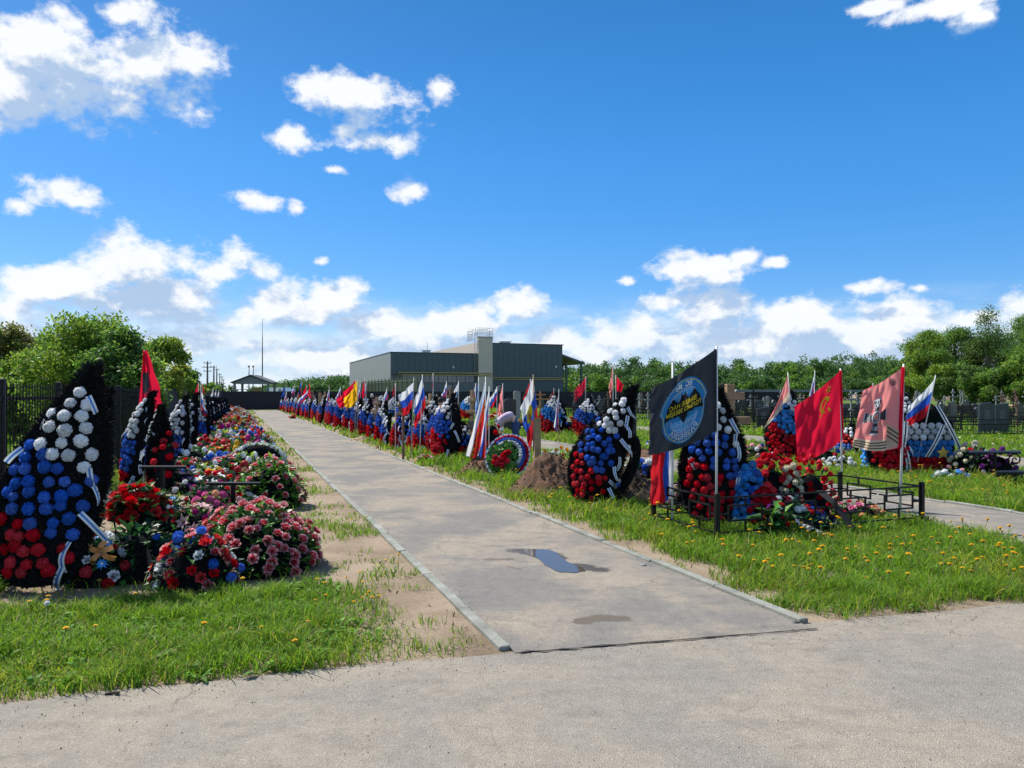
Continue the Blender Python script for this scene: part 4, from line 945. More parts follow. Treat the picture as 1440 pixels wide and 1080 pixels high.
for k in range(3):
    a = math.pi / 2 * k - 1.57
    for s in (-.03, .03): dec.append(ring(.60 + .17 * math.cos(a) - s * math.sin(a), .50 + .17 * math.sin(a) + s * math.cos(a), .028, .028, .009, flight, 14))
for k in range(3):
    dec.append(ring(.60, .50 + .215, .03, .05, .014, flight, 12))
for y in (.035, .075, .115): bnd.append(line((.30, y), (.99, y), .016, fl('faded_stripe', (.10, .075, .05), .2), 14))
for k in range(3): bnd.append(line((.05 + .0, .06 + k * .055), (.30, .20 + k * .055), .018, fl('faded_stripe', (.10, .075, .05), .2), 8))
bnd.append(fan([(.24 + .06 * math.cos(a), .90 + .045 * math.sin(a) + .03 * math.cos(a)) for a in np.linspace(0, 6.1, 12)], fgrey)); bnd.append(ring(.24, .90, .045, .03, .012, ffade, 14))
def fade(a, b):
    if a < .045: return fred
    if b < .17 and a > .3: return fpale
    return ffade if a > .06 else fred
flag('faded red flag with a grey cross emblem and striped ribbon edge', (1265, 738), [(1270, 516), (1266, 629), (1214, 549), (1199, 628)], fade, (.015, (1271, 514), None), dY=.2, wave=.04, nw=1.2, decal=dec, band=bnd, group=GF, seed=9)
# hanging tricolours and other flags: base, corners, stripes, label, options
eagle = [fan([(.52, .60), (.44, .70), (.36, .66), (.30, .52), (.36, .42), (.45, .44), (.48, .32), (.56, .32), (.59, .44), (.68, .42), (.74, .52), (.68, .66), (.60, .70)], fgold), fan(star_pts(.52, .66, .08, .6, 6), fgold), fan([(.47, .56), (.57, .56), (.57, .46), (.52, .40), (.47, .46)], fr)]
def letters(s, x, y, sz, m): return word(s, sz, m, x, y, 1.)
banner = lambda a, b: fw if b > .72 else fsky if b > .62 else fr
FL = [
 ((945, 744), [(945, 600), (944, 700), (918, 625), (914, 708)], lambda a, b: (fw if a < .12 else fb) if a < .42 - abs(b - .45) * .35 else fr, 'tricolour flag hanging red and limp below the black flag', dict(pole=(.014, (946, 512), None), dY=.05, fold=.05, wave=.03)),
 ((750, 672), [(750, 530), (757, 592), (731, 574), (744, 634)], tri, 'large tricolour flag with golden eagle on a pale wooden post by the earth mound', dict(pole=(.014, (750, 528), (753, 668)), Y=14.5, fold=.08, decal=eagle, pm=stake_m)),
 ((683, 668), [(683, 531), (681, 590), (656, 640), (670, 648)], banner, 'long limp white and red banner with gold lettering, first of the drooping pair', dict(Y=15, fold=.1, decal=[letters('РОССИЯ', .5, .33, .26, fgold)], wave=.02)),
 ((687, 662), [(688, 545), (686, 590), (668, 645), (682, 652)], tri, 'limp tricolour flag hanging close against the long white and red banner', dict(Y=15.4, fold=.1, wave=.02)),
 ((576, 662), [(582, 537), (579, 573), (560, 556), (568, 586)], tri, 'tricolour flag blowing out beside the brown wooden stake', dict(Y=16.8, wave=.06, pole=(.011, (582, 532), (578, 640)), pm=pole_g)),
 ((594, 648), [(594, 531), (599, 570), (581, 566), (583, 606)], tri, 'large tricolour flag hanging in soft folds in front of the tricolour row', dict(Y=17.4, fold=.1, pole=(.010, (594, 528), (590, 640)))),
 ((499, 612), [(500, 534), (499, 562), (473, 562), (478, 574)], fred, 'red flag blowing beside the yellow flag above the tricolour row', dict(Y=28, wave=.08)),
 ((502, 612), [(503, 534), (503, 562), (484, 563), (486, 577)], lambda a, b: fyel, 'yellow flag hanging beside the red one above the tricolour row', dict(Y=27.6, wave=.08, fold=.08)),
 ((205, 700), [(202, 491), (189, 640), (205, 492), (231, 584)], lambda a, b: fgrey if .35 < a < .75 and .55 < b < .8 else fred, 'large red flag hanging in folds behind the black wreaths of the left row', dict(Y=13.4, fold=.0, wave=.018, nw=2.2, pole=(.012, (203, 493), None), pm=pole_g)),
 ((283, 640), [(282, 542), (283, 575), (287, 572), (290, 588)], tri, 'tricolour flag hanging at the small striped wreath in the left row', dict(Y=21, fold=.1)),
 ((279, 640), [(279, 538), (279, 552), (272, 556), (274, 560)], fred, 'small red flag just behind the hanging tricolour in the left row', dict(Y=23)),
 ((285, 640), [(284, 538), (285, 550), (287, 548), (287, 554)], fr, 'tiny red and blue flag end behind the hanging tricolour in the left row', dict(Y=24)),
 ((299, 600), [(300, 545), (300, 556), (296, 558), (296, 564)], lambda a, b: fw if b > .4 else fsky, 'white and pale blue flag in the left row, nearest of three', dict(Y=34)),
 ((303, 600), [(304, 546), (304, 557), (301, 559), (301, 565)], lambda a, b: fw if b > .4 else fsky, 'white and pale blue flag in the left row, middle of three', dict(Y=37)),
 ((307, 600), [(308, 548), (308, 557), (305, 559), (305, 563)], lambda a, b: fw if b > .4 else fsky, 'white and pale blue flag in the left row, farthest of three', dict(Y=40)),
 ((400, 586), [(401, 538), (401, 553), (396, 554), (395, 560)], lambda a, b: fblack if b > .6 else fb, 'dark blue flag at the far end of the tricolour row', dict(Y=60, fold=.1)),
 ((403, 586), [(403, 550), (403, 560), (400, 561), (400, 565)], tri, 'small tricolour below the dark blue flag at the far end', dict(Y=58)),
 ((414, 588), [(414, 540), (414, 551), (410, 552), (410, 558)], tri, 'dark tricolour flag hanging over the far wreaths, next to the dark blue flag', dict(Y=54, fold=.1)),
 ((424, 590), [(424, 534), (424, 552), (420, 553), (420, 560)], lambda a, b: fb if b > .6 else fdred, 'blue over dark red flag before the three red flags of the far row', dict(Y=50, fold=.1)),
 ((430, 592), [(431, 541), (431, 556), (423, 560), (425, 566)], fred, 'red flag, first of three above the far tricolour row', dict(Y=47, wave=.06)),
 ((436, 592), [(436, 537), (437, 555), (432, 556), (440, 564)], fred, 'tallest red flag of three above the far tricolour row', dict(Y=46, wave=.06)),
 ((434, 593), [(433, 549), (431, 558), (420, 562), (419, 571)], tri, 'tricolour flag leaning low below the three red flags', dict(Y=45, wave=.06)),
 ((463, 599), [(463, 543), (463, 560), (459, 562), (460, 571)], tri, 'tricolour flag drooping over the dense middle of the far row', dict(Y=37, fold=.1)),
 ((478, 604), [(479, 544), (478, 555), (472, 560), (473, 565)], tri, 'small tricolour flag behind the red flag that blows by the yellow one', dict(Y=34)),
 ((507, 606), [(507, 536), (507, 552), (503, 556), (505, 565)], tri, 'dark tricolour flag just behind the yellow flag', dict(Y=31, fold=.1)),
 ((513, 606), [(513, 532), (513, 549), (509, 552), (511, 562)], fred, 'narrow red flag between two small tricolours behind the yellow flag', dict(Y=31.5, fold=.1)),
 ((515, 606), [(515, 534), (516, 548), (513, 551), (514, 558)], tri, 'small bright tricolour flag just beyond the narrow red flag', dict(Y=32)),
 ((545, 606), [(544, 545), (546, 558), (539, 560), (543, 566)], tri, 'small tricolour flag with its tip up over the people beyond the row', dict(Y=30)),
 ((556, 640), [(556, 540), (556, 552), (551, 552), (553, 560)], fdred, 'dark red flag tip behind the blowing tricolour', dict(Y=20)),
 ((609, 620), [(609, 526), (609, 543), (607, 545), (608, 550)], fdred, 'thin rolled red flag standing before the warehouse windows', dict(Y=22)),
 ((627, 620), [(628, 537), (629, 552), (621, 556), (624, 560)], tri, 'tricolour flag above the head of the boy', dict(Y=24, wave=.06)),
 ((643, 630), [(645, 537), (643, 556), (630, 566), (632, 573)], lambda a, b: fw if b > .45 else fsky, 'white and pale blue flag leaning beside the boy', dict(Y=20, wave=.05)),
 ((668, 640), [(669, 540), (668, 556), (663, 560), (666, 566)], tri, 'tricolour flag top behind the drooping white and red banner', dict(Y=21)),
 ((673, 650), [(673, 531), (673, 560), (669, 575), (670, 600)], lambda a, b: fsky if b > .5 else fb, 'pale blue limp flag next to the drooping white and red banner', dict(Y=18, fold=.1)),
 ((698, 620), [(699, 544), (699, 560), (688, 562), (690, 578)], tri, 'faded tricolour flag behind the bending person', dict(Y=24, wave=.06, fold=.06)),
 ((707, 620), [(707, 540), (708, 585), (699, 578), (703, 590)], ffade, 'pale washed red flag behind the bending person', dict(Y=23, fold=.08)),
 ((744, 640), [(746, 534), (744, 560), (736, 560), (737, 572)], lambda a, b: fr if b > .6 else mat('flag_olive', (.12, .14, .04), .8, trans=.3) if b > .35 else fdred, 'red and olive flag edge behind the eagle tricolour', dict(Y=19)),
 ((779, 600), [(779, 547), (778, 562), (772, 562), (774, 570)], fdred, 'dark red flag behind the light blue banded wreath', dict(Y=29)),
 ((785, 612), [(786, 548), (785, 570), (779, 600), (784, 608)], tri, 'limp tricolour flag at the side of the light blue banded wreath', dict(Y=27, fold=.1)),
 ((822, 610), [(824, 530), (823, 548), (808, 548), (808, 566)], lambda a, b: fred if (b * 3 + a) % 1 > .35 else fblack, 'red and black patterned flag behind the tricolour wreath beyond the second path', dict(Y=27, wave=.05, fold=.05)),
 ((862, 600), [(862, 513), (862, 540), (856, 545), (858, 560)], ffade, 'faded pink red flag rising behind the large leaning wreath', dict(Y=25, fold=.08)),
 ((866, 600), [(866, 528), (866, 548), (877, 541), (873, 552)], fred, 'red flag fluttering just beside the faded pink one', dict(Y=25.5, wave=.06)),
 ((1109, 660), [(1108, 527), (1112, 560), (1094, 566), (1074, 603)], lambda a, b: fpale if b < .35 else ffade, 'washed out red flag with cream hem behind the hammer and sickle flag', dict(Y=17, wave=.05, pole=(.014, (1108, 525), (1117, 640)))),
 ((1143, 650), [(1146, 522), (1145, 545), (1138, 555), (1140, 570)], tri, 'tricolour flag tip sticking up behind the hammer and sickle flag', dict(Y=18)),
 ((1292, 672), [(1316, 531), (1304, 584), (1277, 572), (1272, 600)], tri, 'tricolour flag leaning over the fan shaped striped wreath', dict(Y=14.6, wave=.05, pole=(.012, (1316, 529), (1290, 650)))),
 ((1210, 660), [(1228, 540), (1226, 552), (1212, 553), (1211, 561)], fred, 'small red flag end behind the faded red flag', dict(Y=17)),
]
for i, (b, c, st, lab, kw) in enumerate(FL):
    if 'Y' in kw and 14 < kw['Y'] <= 26: kw.setdefault('pole', (.010, None, None))
    if 'Y' in kw and kw['Y'] > 26: kw.setdefault('pole', (.014, None, None)); kw.setdefault('pm', pole_g)
    flag(lab, b, c, st, group=GF, seed=i, rows=18, **kw)

# ================================================================== flower arrangements on the graves
def leaf_shape(mb, p, d, up, L, w, m):
    d = d.normalized(); s = d.cross(up).normalized(); n = s.cross(d)
    mb.add([p, p + d * L * .4 + s * w + n * .1 * L, p + d * L - n * .12 * L, p + d * L * .4 - s * w + n * .1 * L, p + d * L * .45 - n * .02 * L], [(0, 1, 4), (1, 2, 4), (2, 3, 4), (3, 0, 4)], m)
def dome_point(q, rx, ry, h, k, n, tilt=0.):
    g = 2.39996 * k + q.uniform(-.25, .25); z = 1 - (k + .5) / n * .92; r = math.sqrt(max(0, 1 - z * z))
    x, y = r * math.cos(g), r * math.sin(g); return Vector((x * rx, y * ry, z * h)), Vector((x / rx, y / ry, z / h)).normalized()
def dome(label, base, wpx, dpx, hpx, fl_, leaves, parts=True, rz=0., z0=0., group='bouquets heaped on the left grave row', cat='flowers', name='flower_arrangement', seed=0, lsize=.09, base_m=None, Y=None, flat=.5):
    """fl_: (template, colour, count, radius); leaves: (material, count)"""
    p = G(*base) if Y is None else Vector((at(base[0], HY, Y).x, Y, 0)); k = p.y / F; rx, ry, h = wpx * k / 2, dpx * k / 2, hpx * k; q = random.Random(seed * 31 + int(base[0]))
    mb = MB(); b0 = base_m or fir_body
    mb.grid(lambda a, b: (rx * .86 * math.cos(a * 6.283) * math.sin(b * 1.6), ry * .86 * math.sin(a * 6.283) * math.sin(b * 1.6), z0 + h * .82 * math.cos(b * 1.6)), 12, 5, b0)
    for m, n in leaves:
        for i in range(n):
            c, nn = dome_point(q, rx, ry, h, q.uniform(0, n * .99), n); d = nn * .8 + Vector((q.uniform(-1, 1), q.uniform(-1, 1), q.uniform(-.5, .6)))
            leaf_shape(mb, c * q.uniform(.78, 1.) + Vector((0, 0, z0)), d, Vector((q.uniform(-.4, .4), q.uniform(-.4, .4), 1)), lsize * q.uniform(.6, 1.25), lsize * .27, LF[m])
    seq = [(a, b, r) for a, b, n, r in fl_ for i in range(n)]
    if len(fl_) > 1 and flat: q.shuffle(seq)
    pts = []
    for i, (a, c, r) in enumerate(seq):
        P, nn = dome_point(q, rx, ry, h, i, len(seq)); P = P * q.uniform(.95, 1.12); P.z += z0
        pts.append(((a, c, q.randint(0, 1)), orient(nn + Vector((q.uniform(-.3, .3), q.uniform(-.3, .3), .25)), q.random() * 6, P, r * q.uniform(.82, 1.15))))
    if parts:
        t = thing(name, label, cat, p, rz, group); mb.build('foliage', t)
        for key, M in pts: put_flower(t, key, M)
        return t
    for key, M in pts: mb.tmpl(TM[('ball',) + key[1:]] if key[0] in ('carn',) else TM[key], M)
    o = mb.build(name); o.location = p; o.rotation_euler = (0, 0, rz); return tag(o, label, cat, group)
GA = 'bouquets heaped on the left grave row'
dome('big dome of dark red roses with pink petal edges, nearest the path', (362, 800), 168, 150, 92, [('rose', 'rose', 150, .047)], [('leaf', 360), ('fresh', 320)], seed=1, lsize=.1)
dome('spread of dark red roses trailing low toward the path at the rose dome edge', (412, 792), 66, 90, 48, [('rose', 'rose', 44, .04)], [('leaf', 160), ('fresh', 140)], seed=2, lsize=.1)
dome('red roses with white buds on a tall black vase in the left row', (193, 800), 92, 70, 44, [('rose', 'red', 44, .055), ('ball', 'white', 6, .026)], [('fresh', 26), ('leaf', 60), ('deep', 40)], seed=3, z0=.46, lsize=.14)
o = MB(); o.tube([(0, 0, 0), (0, 0, .1), (0, 0, .3), (0, 0, .55)], [.11, .09, .10, .15], mat('black_vase_glaze', (.01, .01, .011), .7, spec=.2), 16); tag(o.build('flower_vase'), 'black vase carrying the red roses with white buds', 'vase').location = G(195, 790)
dome('small posy of red rose, white and blue flowers tied with an orange bow', (130, 822), 96, 50, 68, [('rose', 'red', 7, .055), ('rose', 'white', 7, .045), ('daisy', 'sky', 8, .055), ('carn', 'red', 10, .045)], [('leaf', 70), ('deep', 60)], seed=4)
dome('wreath heap of red and white flowers with blue balls and a black name ribbon', (275, 828), 118, 70, 78, [('rose', 'red', 14, .05), ('lily', 'white', 6, .055), ('carn', 'blue', 12, .042), ('daisy', 'red', 8, .055), ('rose', 'white', 7, .045), ('rose', 'rose', 10, .045)], [('leaf', 90), ('deep', 120)], seed=5)
dome('cluster of bright pink carnations behind the red rose dome', (296, 740), 58, 60, 46, [('carn', 'pink', 15, .055), ('carn', 'peach', 4, .045)], [('lime', 40), ('leaf', 50)], seed=6)
dome('pale pink lilies beside the bright pink carnations', (276, 752), 70, 50, 40, [('lily', 'palepink', 8, .10), ('rose', 'red', 2, .05), ('carn', 'magenta', 4, .045)], [('fresh', 50), ('deep', 40)], seed=7)
dome('white rose among red roses behind the big red rose dome', (343, 732), 54, 50, 36, [('rose', 'white', 3, .06), ('rose', 'red', 8, .05), ('carn', 'palepink', 3, .04)], [('leaf', 60)], seed=8)
dome('basket of dark pink edged roses under a black metal rail by the path', (380, 712), 96, 90, 66, [('rose', 'rose', 52, .05)], [('fresh', 320), ('lime', 90), ('leaf', 160)], seed=9, lsize=.12)
dome('bunch of yellow flowers next to red roses', (301, 682), 46, 44, 22, [('carn', 'yellow', 8, .065), ('rose', 'red', 4, .06)], [('leaf', 50)], seed=10)
dome('magenta and red flowers before the yellow bunch', (278, 690), 44, 40, 22, [('carn', 'magenta', 7, .05), ('rose', 'red', 6, .055)], [('leaf', 50), ('deep', 30)], seed=11)
dome('flat cushion of blue balls with red balls along its path side', (312, 662), 66, 60, 22, [('carn', 'blue', 20, .055), ('carn', 'red', 16, .055), ('carn', 'white', 6, .05)], [('deep', 60)], seed=12, flat=0)
dome('light blue flowers between the ball cushion and the rose basket', (334, 680), 48, 50, 20, [('daisy', 'sky', 14, .08)], [('leaf', 50)], seed=13)
dome('lilies pale pink and white in a low red pot', (314, 640), 44, 40, 30, [('lily', 'palepink', 9, .09), ('lily', 'white', 5, .08)], [('leaf', 60), ('fresh', 30)], seed=14, base_m=fdred)
dome('light blue star flowers lying in the shade beside the black vase', (236, 720), 40, 40, 20, [('daisy', 'sky', 6, .06), ('daisy', 'white', 3, .05)], [('deep', 60), ('leaf', 30)], seed=15)
dome('upright red gladioli leaning on the dark wreath backs', (233, 690), 34, 34, 75, [('carn', 'red', 14, .055)], [('leaf', 30)], seed=16)
dome('small heap of purple and white blossoms behind the metal rail', (262, 694), 34, 34, 22, [('lily', 'purple', 6, .06), ('carn', 'white', 4, .05)], [('deep', 50)], seed=17)
for i, (x, y, w, h_, fl2, lab) in enumerate([(190, 814, 96, 78, [('carn', 'blue', 2, .04)], 'tall dark fir spray hiding the foot of the black vase'), (232, 792, 70, 34, [('carn', 'blue', 4, .045), ('carn', 'red', 3, .045)], 'dark fir spray with few blue and red balls beside the black vase'), (168, 800, 70, 30, [('carn', 'red', 2, .045), ('lily', 'white', 3, .05)], 'dark fir spray between the orange bow posy and the vase'),
    (248, 752, 64, 34, [('rose', 'red', 4, .045), ('lily', 'white', 3, .06)], 'green spray with red roses just behind the black vase'), (318, 762, 80, 40, [('rose', 'red', 6, .05), ('rose', 'pink', 8, .05)], 'pink and red roses between the lilies and the big rose dome'),
    (212, 738, 60, 30, [('daisy', 'sky', 4, .05), ('carn', 'purple', 3, .04)], 'shaded spray of light blue and purple flowers behind the vase'), (300, 712, 80, 34, [('rose', 'red', 8, .05), ('carn', 'magenta', 6, .045), ('lily', 'white', 4, .06)], 'mixed red, magenta and white flowers behind the pink carnations'),
    (262, 668, 60, 24, [('carn', 'red', 6, .05), ('carn', 'white', 6, .05), ('lily', 'palepink', 3, .07)], 'red and white balls beside the small heap of purple blossoms'), (345, 700, 60, 30, [('rose', 'red', 7, .05), ('daisy', 'sky', 5, .06)], 'red roses and light blue stars beside the black metal rail')]):
    dome(lab, (x, y), w, w * .8, h_, fl2, [('deep', 150), ('leaf', 70)], seed=200 + i, lsize=.10)
# ring with white leaf edge
p = G(360, 664); k = p.y / F; t = thing('ring_wreath', 'dark arched ring wreath edged with white leaves beside the path strip', 'wreath', p, .1, GA); mb = MB(); q = random.Random(8)
mb.grid(lambda a, b: ((35 + 9 * math.cos(b * 6.283)) * k * math.cos(a * 3.1416), (14 + 9 * math.cos(b * 6.283)) * k * math.sin(a * 3.14) * 1.2, 3 * k + (26 + 9 * math.sin(b * 6.283)) * k * math.sin(a * 3.1416)), 20, 8, fir_body)
for i in range(900):
    a = q.random() * 3.14; c = Vector((35 * k * math.cos(a), 16 * k * math.sin(a), 3 * k + 26 * k * math.sin(a))); d = Vector((q.uniform(-1, 1), q.uniform(-1, 1), q.uniform(-1, 1))).normalized(); sd = d.orthogonal().normalized() * .007; e = c + d * 12 * k
    mb.add([c + d * 6 * k - sd, c + d * 6 * k + sd, e], [(0, 1, 2)], fir)
mb.build('backing', t); mb = MB()
for i in range(260):
    a = q.random() * 3.14; c = Vector((37 * k * math.cos(a), 16 * k * math.sin(a) + .02, 8 * k + 27 * k * math.sin(a))); leaf_shape(mb, c, Vector((math.cos(a) + q.uniform(-.7, .7), q.uniform(-.8, .8), .9)), Vector((0, -1, .4)), .11, .03, rib_w if q.random() < .7 else LF['lime'])
mb.build('leaf_edge', t)
# the heaps farther along the left row
KIND = [('red and dark pink roses', [('rose', 'rose', 12, .07), ('rose', 'red', 5, .06)], [('leaf', 50), ('fresh', 30)]), ('white and pink lilies', [('lily', 'palepink', 7, .11), ('lily', 'white', 6, .10), ('ball', 'red', 4, .05)], [('leaf', 45)]),
        ('blue and red balls', [('carn', 'blue', 10, .06), ('carn', 'red', 10, .06)], [('deep', 40)]), ('orange and red lilies', [('lily', 'orange', 7, .11), ('carn', 'red', 6, .06)], [('fresh', 45)]),
        ('red carnations', [('carn', 'red', 16, .06)], [('leaf', 55)]), ('white balls and green leaves', [('carn', 'white', 12, .06)], [('lime', 40), ('leaf', 40)]), ('light blue stars', [('daisy', 'sky', 10, .09), ('carn', 'white', 4, .05)], [('leaf', 45)]),
        ('yellow and magenta blooms', [('carn', 'yellow', 6, .06), ('carn', 'magenta', 7, .06)], [('leaf', 45)]), ('pale pink roses', [('rose', 'pink', 9, .07), ('carn', 'palepink', 6, .05)], [('leaf', 60)]), ('tricolour balls', [('carn', 'white', 6, .06), ('carn', 'blue', 7, .06), ('carn', 'red', 8, .06)], [('deep', 40)])]
heaps = []; q = random.Random(44)
u = 13.6
while u < 71:
    n = 4 if u < 26 else 3 if u < 45 else 2
    for j in range(n):
        v = -1.0 + (j + q.uniform(.2, .8)) * 1.85 / n; x, y = uv(u + q.uniform(-.4, .4), v); heaps.append((u, x, y, q.randrange(10), q.uniform(.75, 1.15)))
    u += .82 + .012 * u
proto = {}; cnt = {}
heaps.sort(key=lambda a: a[2])
for u, x, y, k, s in heaps:
    if math.hypot(x + 4.6, y - 13.8) < .8: continue
    cnt[k] = cnt.get(k, 0) + 1; c = cnt[k]; px, py = proj((x, y, 0))
    lab = 'heap of %s on the left graves, %s such from the viewer' % (KIND[k][0], ordn(c))
    v_ = c % 3
    if (k, v_) not in proto:
        wm = F / y; o = dome(lab, (px, py), .82 * wm, .8 * wm, .36 * wm, KIND[k][1], KIND[k][2], parts=False, seed=60 + k + 10 * v_, lsize=.13, group=GA); proto[k, v_] = o
    else: o = proto[k, v_].copy(); COL.objects.link(o); tag(o, lab)
    o.location = (x, y, 0); o.scale = (s, s, s * q.uniform(.8, 1.4)); o.rotation_euler = (0, 0, q.random() * 6)
# ================================================================== orange bow, name ribbons, rails and tables
def strip_thing(name, label, pts, w, m, cat, text=None, tm=None, n=14, up=(0, 0, 1)):
    pts = [Vector(p) for p in pts]; b0 = pts[0].copy(); L = [(pts[i + 1] - pts[i]).length for i in range(len(pts) - 1)]; T = sum(L)
    def C(t):
        d = t * T
        for i, l in enumerate(L):
            if d <= l or i == len(L) - 1: return pts[i].lerp(pts[i + 1], d / l) - b0
            d -= l
    U = Vector(up).normalized()
    def S(a, b, off=0.):
        c = C(a); d = (C(min(1, a + .02)) - C(max(0, a - .02))).normalized(); s = (U - d * U.dot(d)).normalized(); nn = s.cross(d); return c + s * (b - .5) * w - nn * (off) + nn * .0
    mb = MB(); mb.grid(lambda a, b: S(a, b), n, 3, m); o = mb.build(name); o.location = b0; tag(o, label, cat)
    if text:
        V, Fs, _ = text_shapes(text, w * .8, tm); d = MB()
        for sd in (.004, -.004): d.add([S(.5 + x / T, .5 + (y - w * .24) / w, sd) for x, y in V], Fs, tm)
        d.build('lettering', o, False)
    return o
plate = mat('etched_portrait_plate', (.085, .085, .09), .5, .5, 30)
gold_l = mat('gold_lettering', (.60, .50, .32), .4); white_l = mat('white_lettering', (.75, .75, .75), .5)
a = G(222, 822); Yr = a.y
strip_thing('name_ribbon', 'black satin ribbon with gold letters across the red and white wreath heap', [at(206, 776, Yr - .05), at(216, 806, Yr - .22), at(240, 802, Yr - .30), at(258, 792, Yr - .26), at(262, 776, Yr - .1)], .125, rib_k, 'ribbon', 'сера', gold_l)
strip_thing('name_ribbon', 'black ribbon with white letters hanging under the orange bow posy', [at(84, 800, 6.35), at(104, 822, 6.2), at(124, 820, 6.15), at(142, 812, 6.18), at(160, 800, 6.3)], .10, rib_k, 'ribbon', 'ок', white_l)
o_ = mat('orange_ribbon', (.62, .26, .08), .35, trans=.2); t = thing('ribbon_bow', 'orange satin bow on the small posy', 'bow', at(143, 775, 6.15)); mb = MB()
for a0, L in ((.35, .10), (2.7, .11), (-.5, .13), (-2.2, .14), (1.2, .09)):
    dx, dz = math.cos(a0), math.sin(a0); mb.grid(lambda a, b: (dx * L * b - dz * (a - .5) * .045, -.05 * math.sin(b * 3.1), dz * L * b + dx * (a - .5) * .045), 2, 6, o_)
mb.build('loop', t)
strip_thing('satin_ribbon', 'glossy white ribbon loop on the red and white wreath heap', [at(278, 800, 6.75), at(290, 778, 6.5), at(305, 782, 6.42), at(312, 800, 6.4), at(304, 806, 6.5)], .06, rib_w, 'ribbon')
0 and strip_thing('satin_ribbon', 'dark patterned ribbon lying over the top of the wreath heap', [at(208, 765, 6.7), at(236, 738, 6.75), at(262, 726, 6.85), at(290, 738, 6.8)], .07, mat('dark_patterned_ribbon', (.05, .05, .045), .35, .7, 60), 'ribbon')
def rail_table(name, label, corners, z, leg_h, cat, n=2):
    pts = [Vector((p.x, p.y, 0)) for p in corners]; c = sum(pts, Vector()) / len(pts); t = thing(name, label, cat, c); mb = MB()
    mb.add([(p.x - c.x, p.y - c.y, z) for p in pts] + [(p.x - c.x, p.y - c.y, z - .03) for p in pts], [(0, 1, 2, 3), (7, 6, 5, 4), (0, 4, 5, 1), (1, 5, 6, 2), (2, 6, 7, 3), (3, 7, 4, 0)], black_metal); mb.build('table_top', t, False)
    for k in range(n):
        p = (pts[k * 2 % 4] + pts[(k * 2 + 1) % 4]) / 2 - c; p *= .7; mb = MB(); mb.box((p.x, p.y, (z - .03) / 2), (.045, .045, z - .03), black_metal); mb.build('leg', t, False)
    return t
def slab(px0, px1, py, Y, d): a, b = at(px0, py, Y), at(px1, py, Y); return [a, b, at(px1, py, Y + d), at(px0, py, Y + d)]
tb = rail_table('grave_table', 'black iron grave table with a scroll bracket beyond the second path', slab(1362, 1436, 636, 13.4, .42), H - 83 / F * 13.4, 0, 'table')
mb = MB(); pts = []
for i in range(26):
    a = i * .42; r = .018 + .006 * i; pts.append((.25 + r * math.cos(a) * .8, -.18, H - 83 / F * 13.4 - .14 + r * math.sin(a) * .8))
mb.tube(pts, .012, black_metal, 6); mb.build('scroll_bracket', tb)
rail_table('grave_bench', 'low black iron bench at the picture edge beside the grave table', slab(1404, 1450, 664, 12.6, .3), H - 111 / F * 12.6, 0, 'bench')
rail_table('grave_bench', 'narrow dark bench plank among the rose baskets of the left row', slab(290, 366, 679, 9.4, .10), H - 126 / F * 9.4, 0, 'bench')
rail_table('grave_bench', 'grey bench plank at the foot of the large red flag', slab(196, 262, 656, 11.2, .16), H - 103 / F * 11.2, 0, 'bench')

# ================================================================== iron grave fence round the near right grave
O = Vector((2.17, 7.9, 0)); gw, gd, gh = 2.9, 1.28, .49
gf = thing('grave_fence', 'low black iron fence with square pattern round the grave under the black flag', 'fence', O, ROT)
mb = MB(); mb.box((0, 0, .25), (.05, .05, .58), black_metal, None, .004); pm_ = mb.mesh('post', False)
for x, y in ((0, 0), (gw, 0), (0, gd), (gw, gd)):
    o = link('post', pm_, gf); o.location = (x, y, 0)
def fpanel(L, gap=None):
    mb = MB(); b = .018
    def bar(x0, z0, x1, z1):
        if gap and min(x0, x1) > gap[0] and max(x0, x1) < gap[1]: return
        mb.box(((x0 + x1) / 2, 0, (z0 + z1) / 2), (abs(x1 - x0) + (b if x0 == x1 else -.001), b if z0 == z1 else b * .9, abs(z1 - z0) + b), black_metal)
    bar(.03, gh, L - .03, gh); bar(.03, .12, L - .03, .12)
    n = max(2, int(L / .62)); w = L / n
    for i in range(n):
        x = i * w; bar(x + w * .2, .24, x + w * .2, .40); bar(x + w * .2, .40 - .0, x + w * .8, .40); bar(x + w * .8, .24, x + w * .8, .40); bar(x + w * .2, .24, x + w * .8, .24)
        bar(x + .03, .315, x + w * .19, .315); bar(x + w * .81, .315, x + w - .01, .315); bar(x + w * .5, .401, x + w * .5, gh); bar(x + w * .5, .12, x + w * .5, .239)
    return mb.mesh('fence_panel', False)
A, B = fpanel(gw), fpanel(gd)
for me, x, y, r in ((A, 0, 0, 0), (A, 0, gd, 0), (B, 0, 0, math.pi / 2), (B, gw, 0, math.pi / 2)):
    o = link('fence_panel', me, gf); o.location = (x, y, 0); o.rotation_euler = (0, 0, r)
gfs = 'flowers in the fenced grave'
def inside(x, y): p = O + Vector((x * C_ - y * S_, x * S_ + y * C_, 0)); return proj(p)
dome('tall mass of dark red carnations behind the blue flowers in the fenced grave', (1086, 712), 88, 56, 94, [('carn', 'red', 97, .042)], [('deep', 80)], seed=71, group=gfs, z0=.0, Y=9.1)
dome('upright bunch of blue hydrangea like flowers beside the fenced tricolour wreath', (1056, 752), 42, 34, 84, [('carn', 'sky', 60, .05), ('carn', 'blue', 14, .045)], [('deep', 30)], seed=72, group=gfs, Y=8.75)
dome('low red flowers in front of the blue bunch behind the iron fence', (1076, 752), 44, 30, 62, [('carn', 'red', 44, .044)], [('deep', 40), ('leaf', 20)], seed=73, group=gfs, Y=8.6)
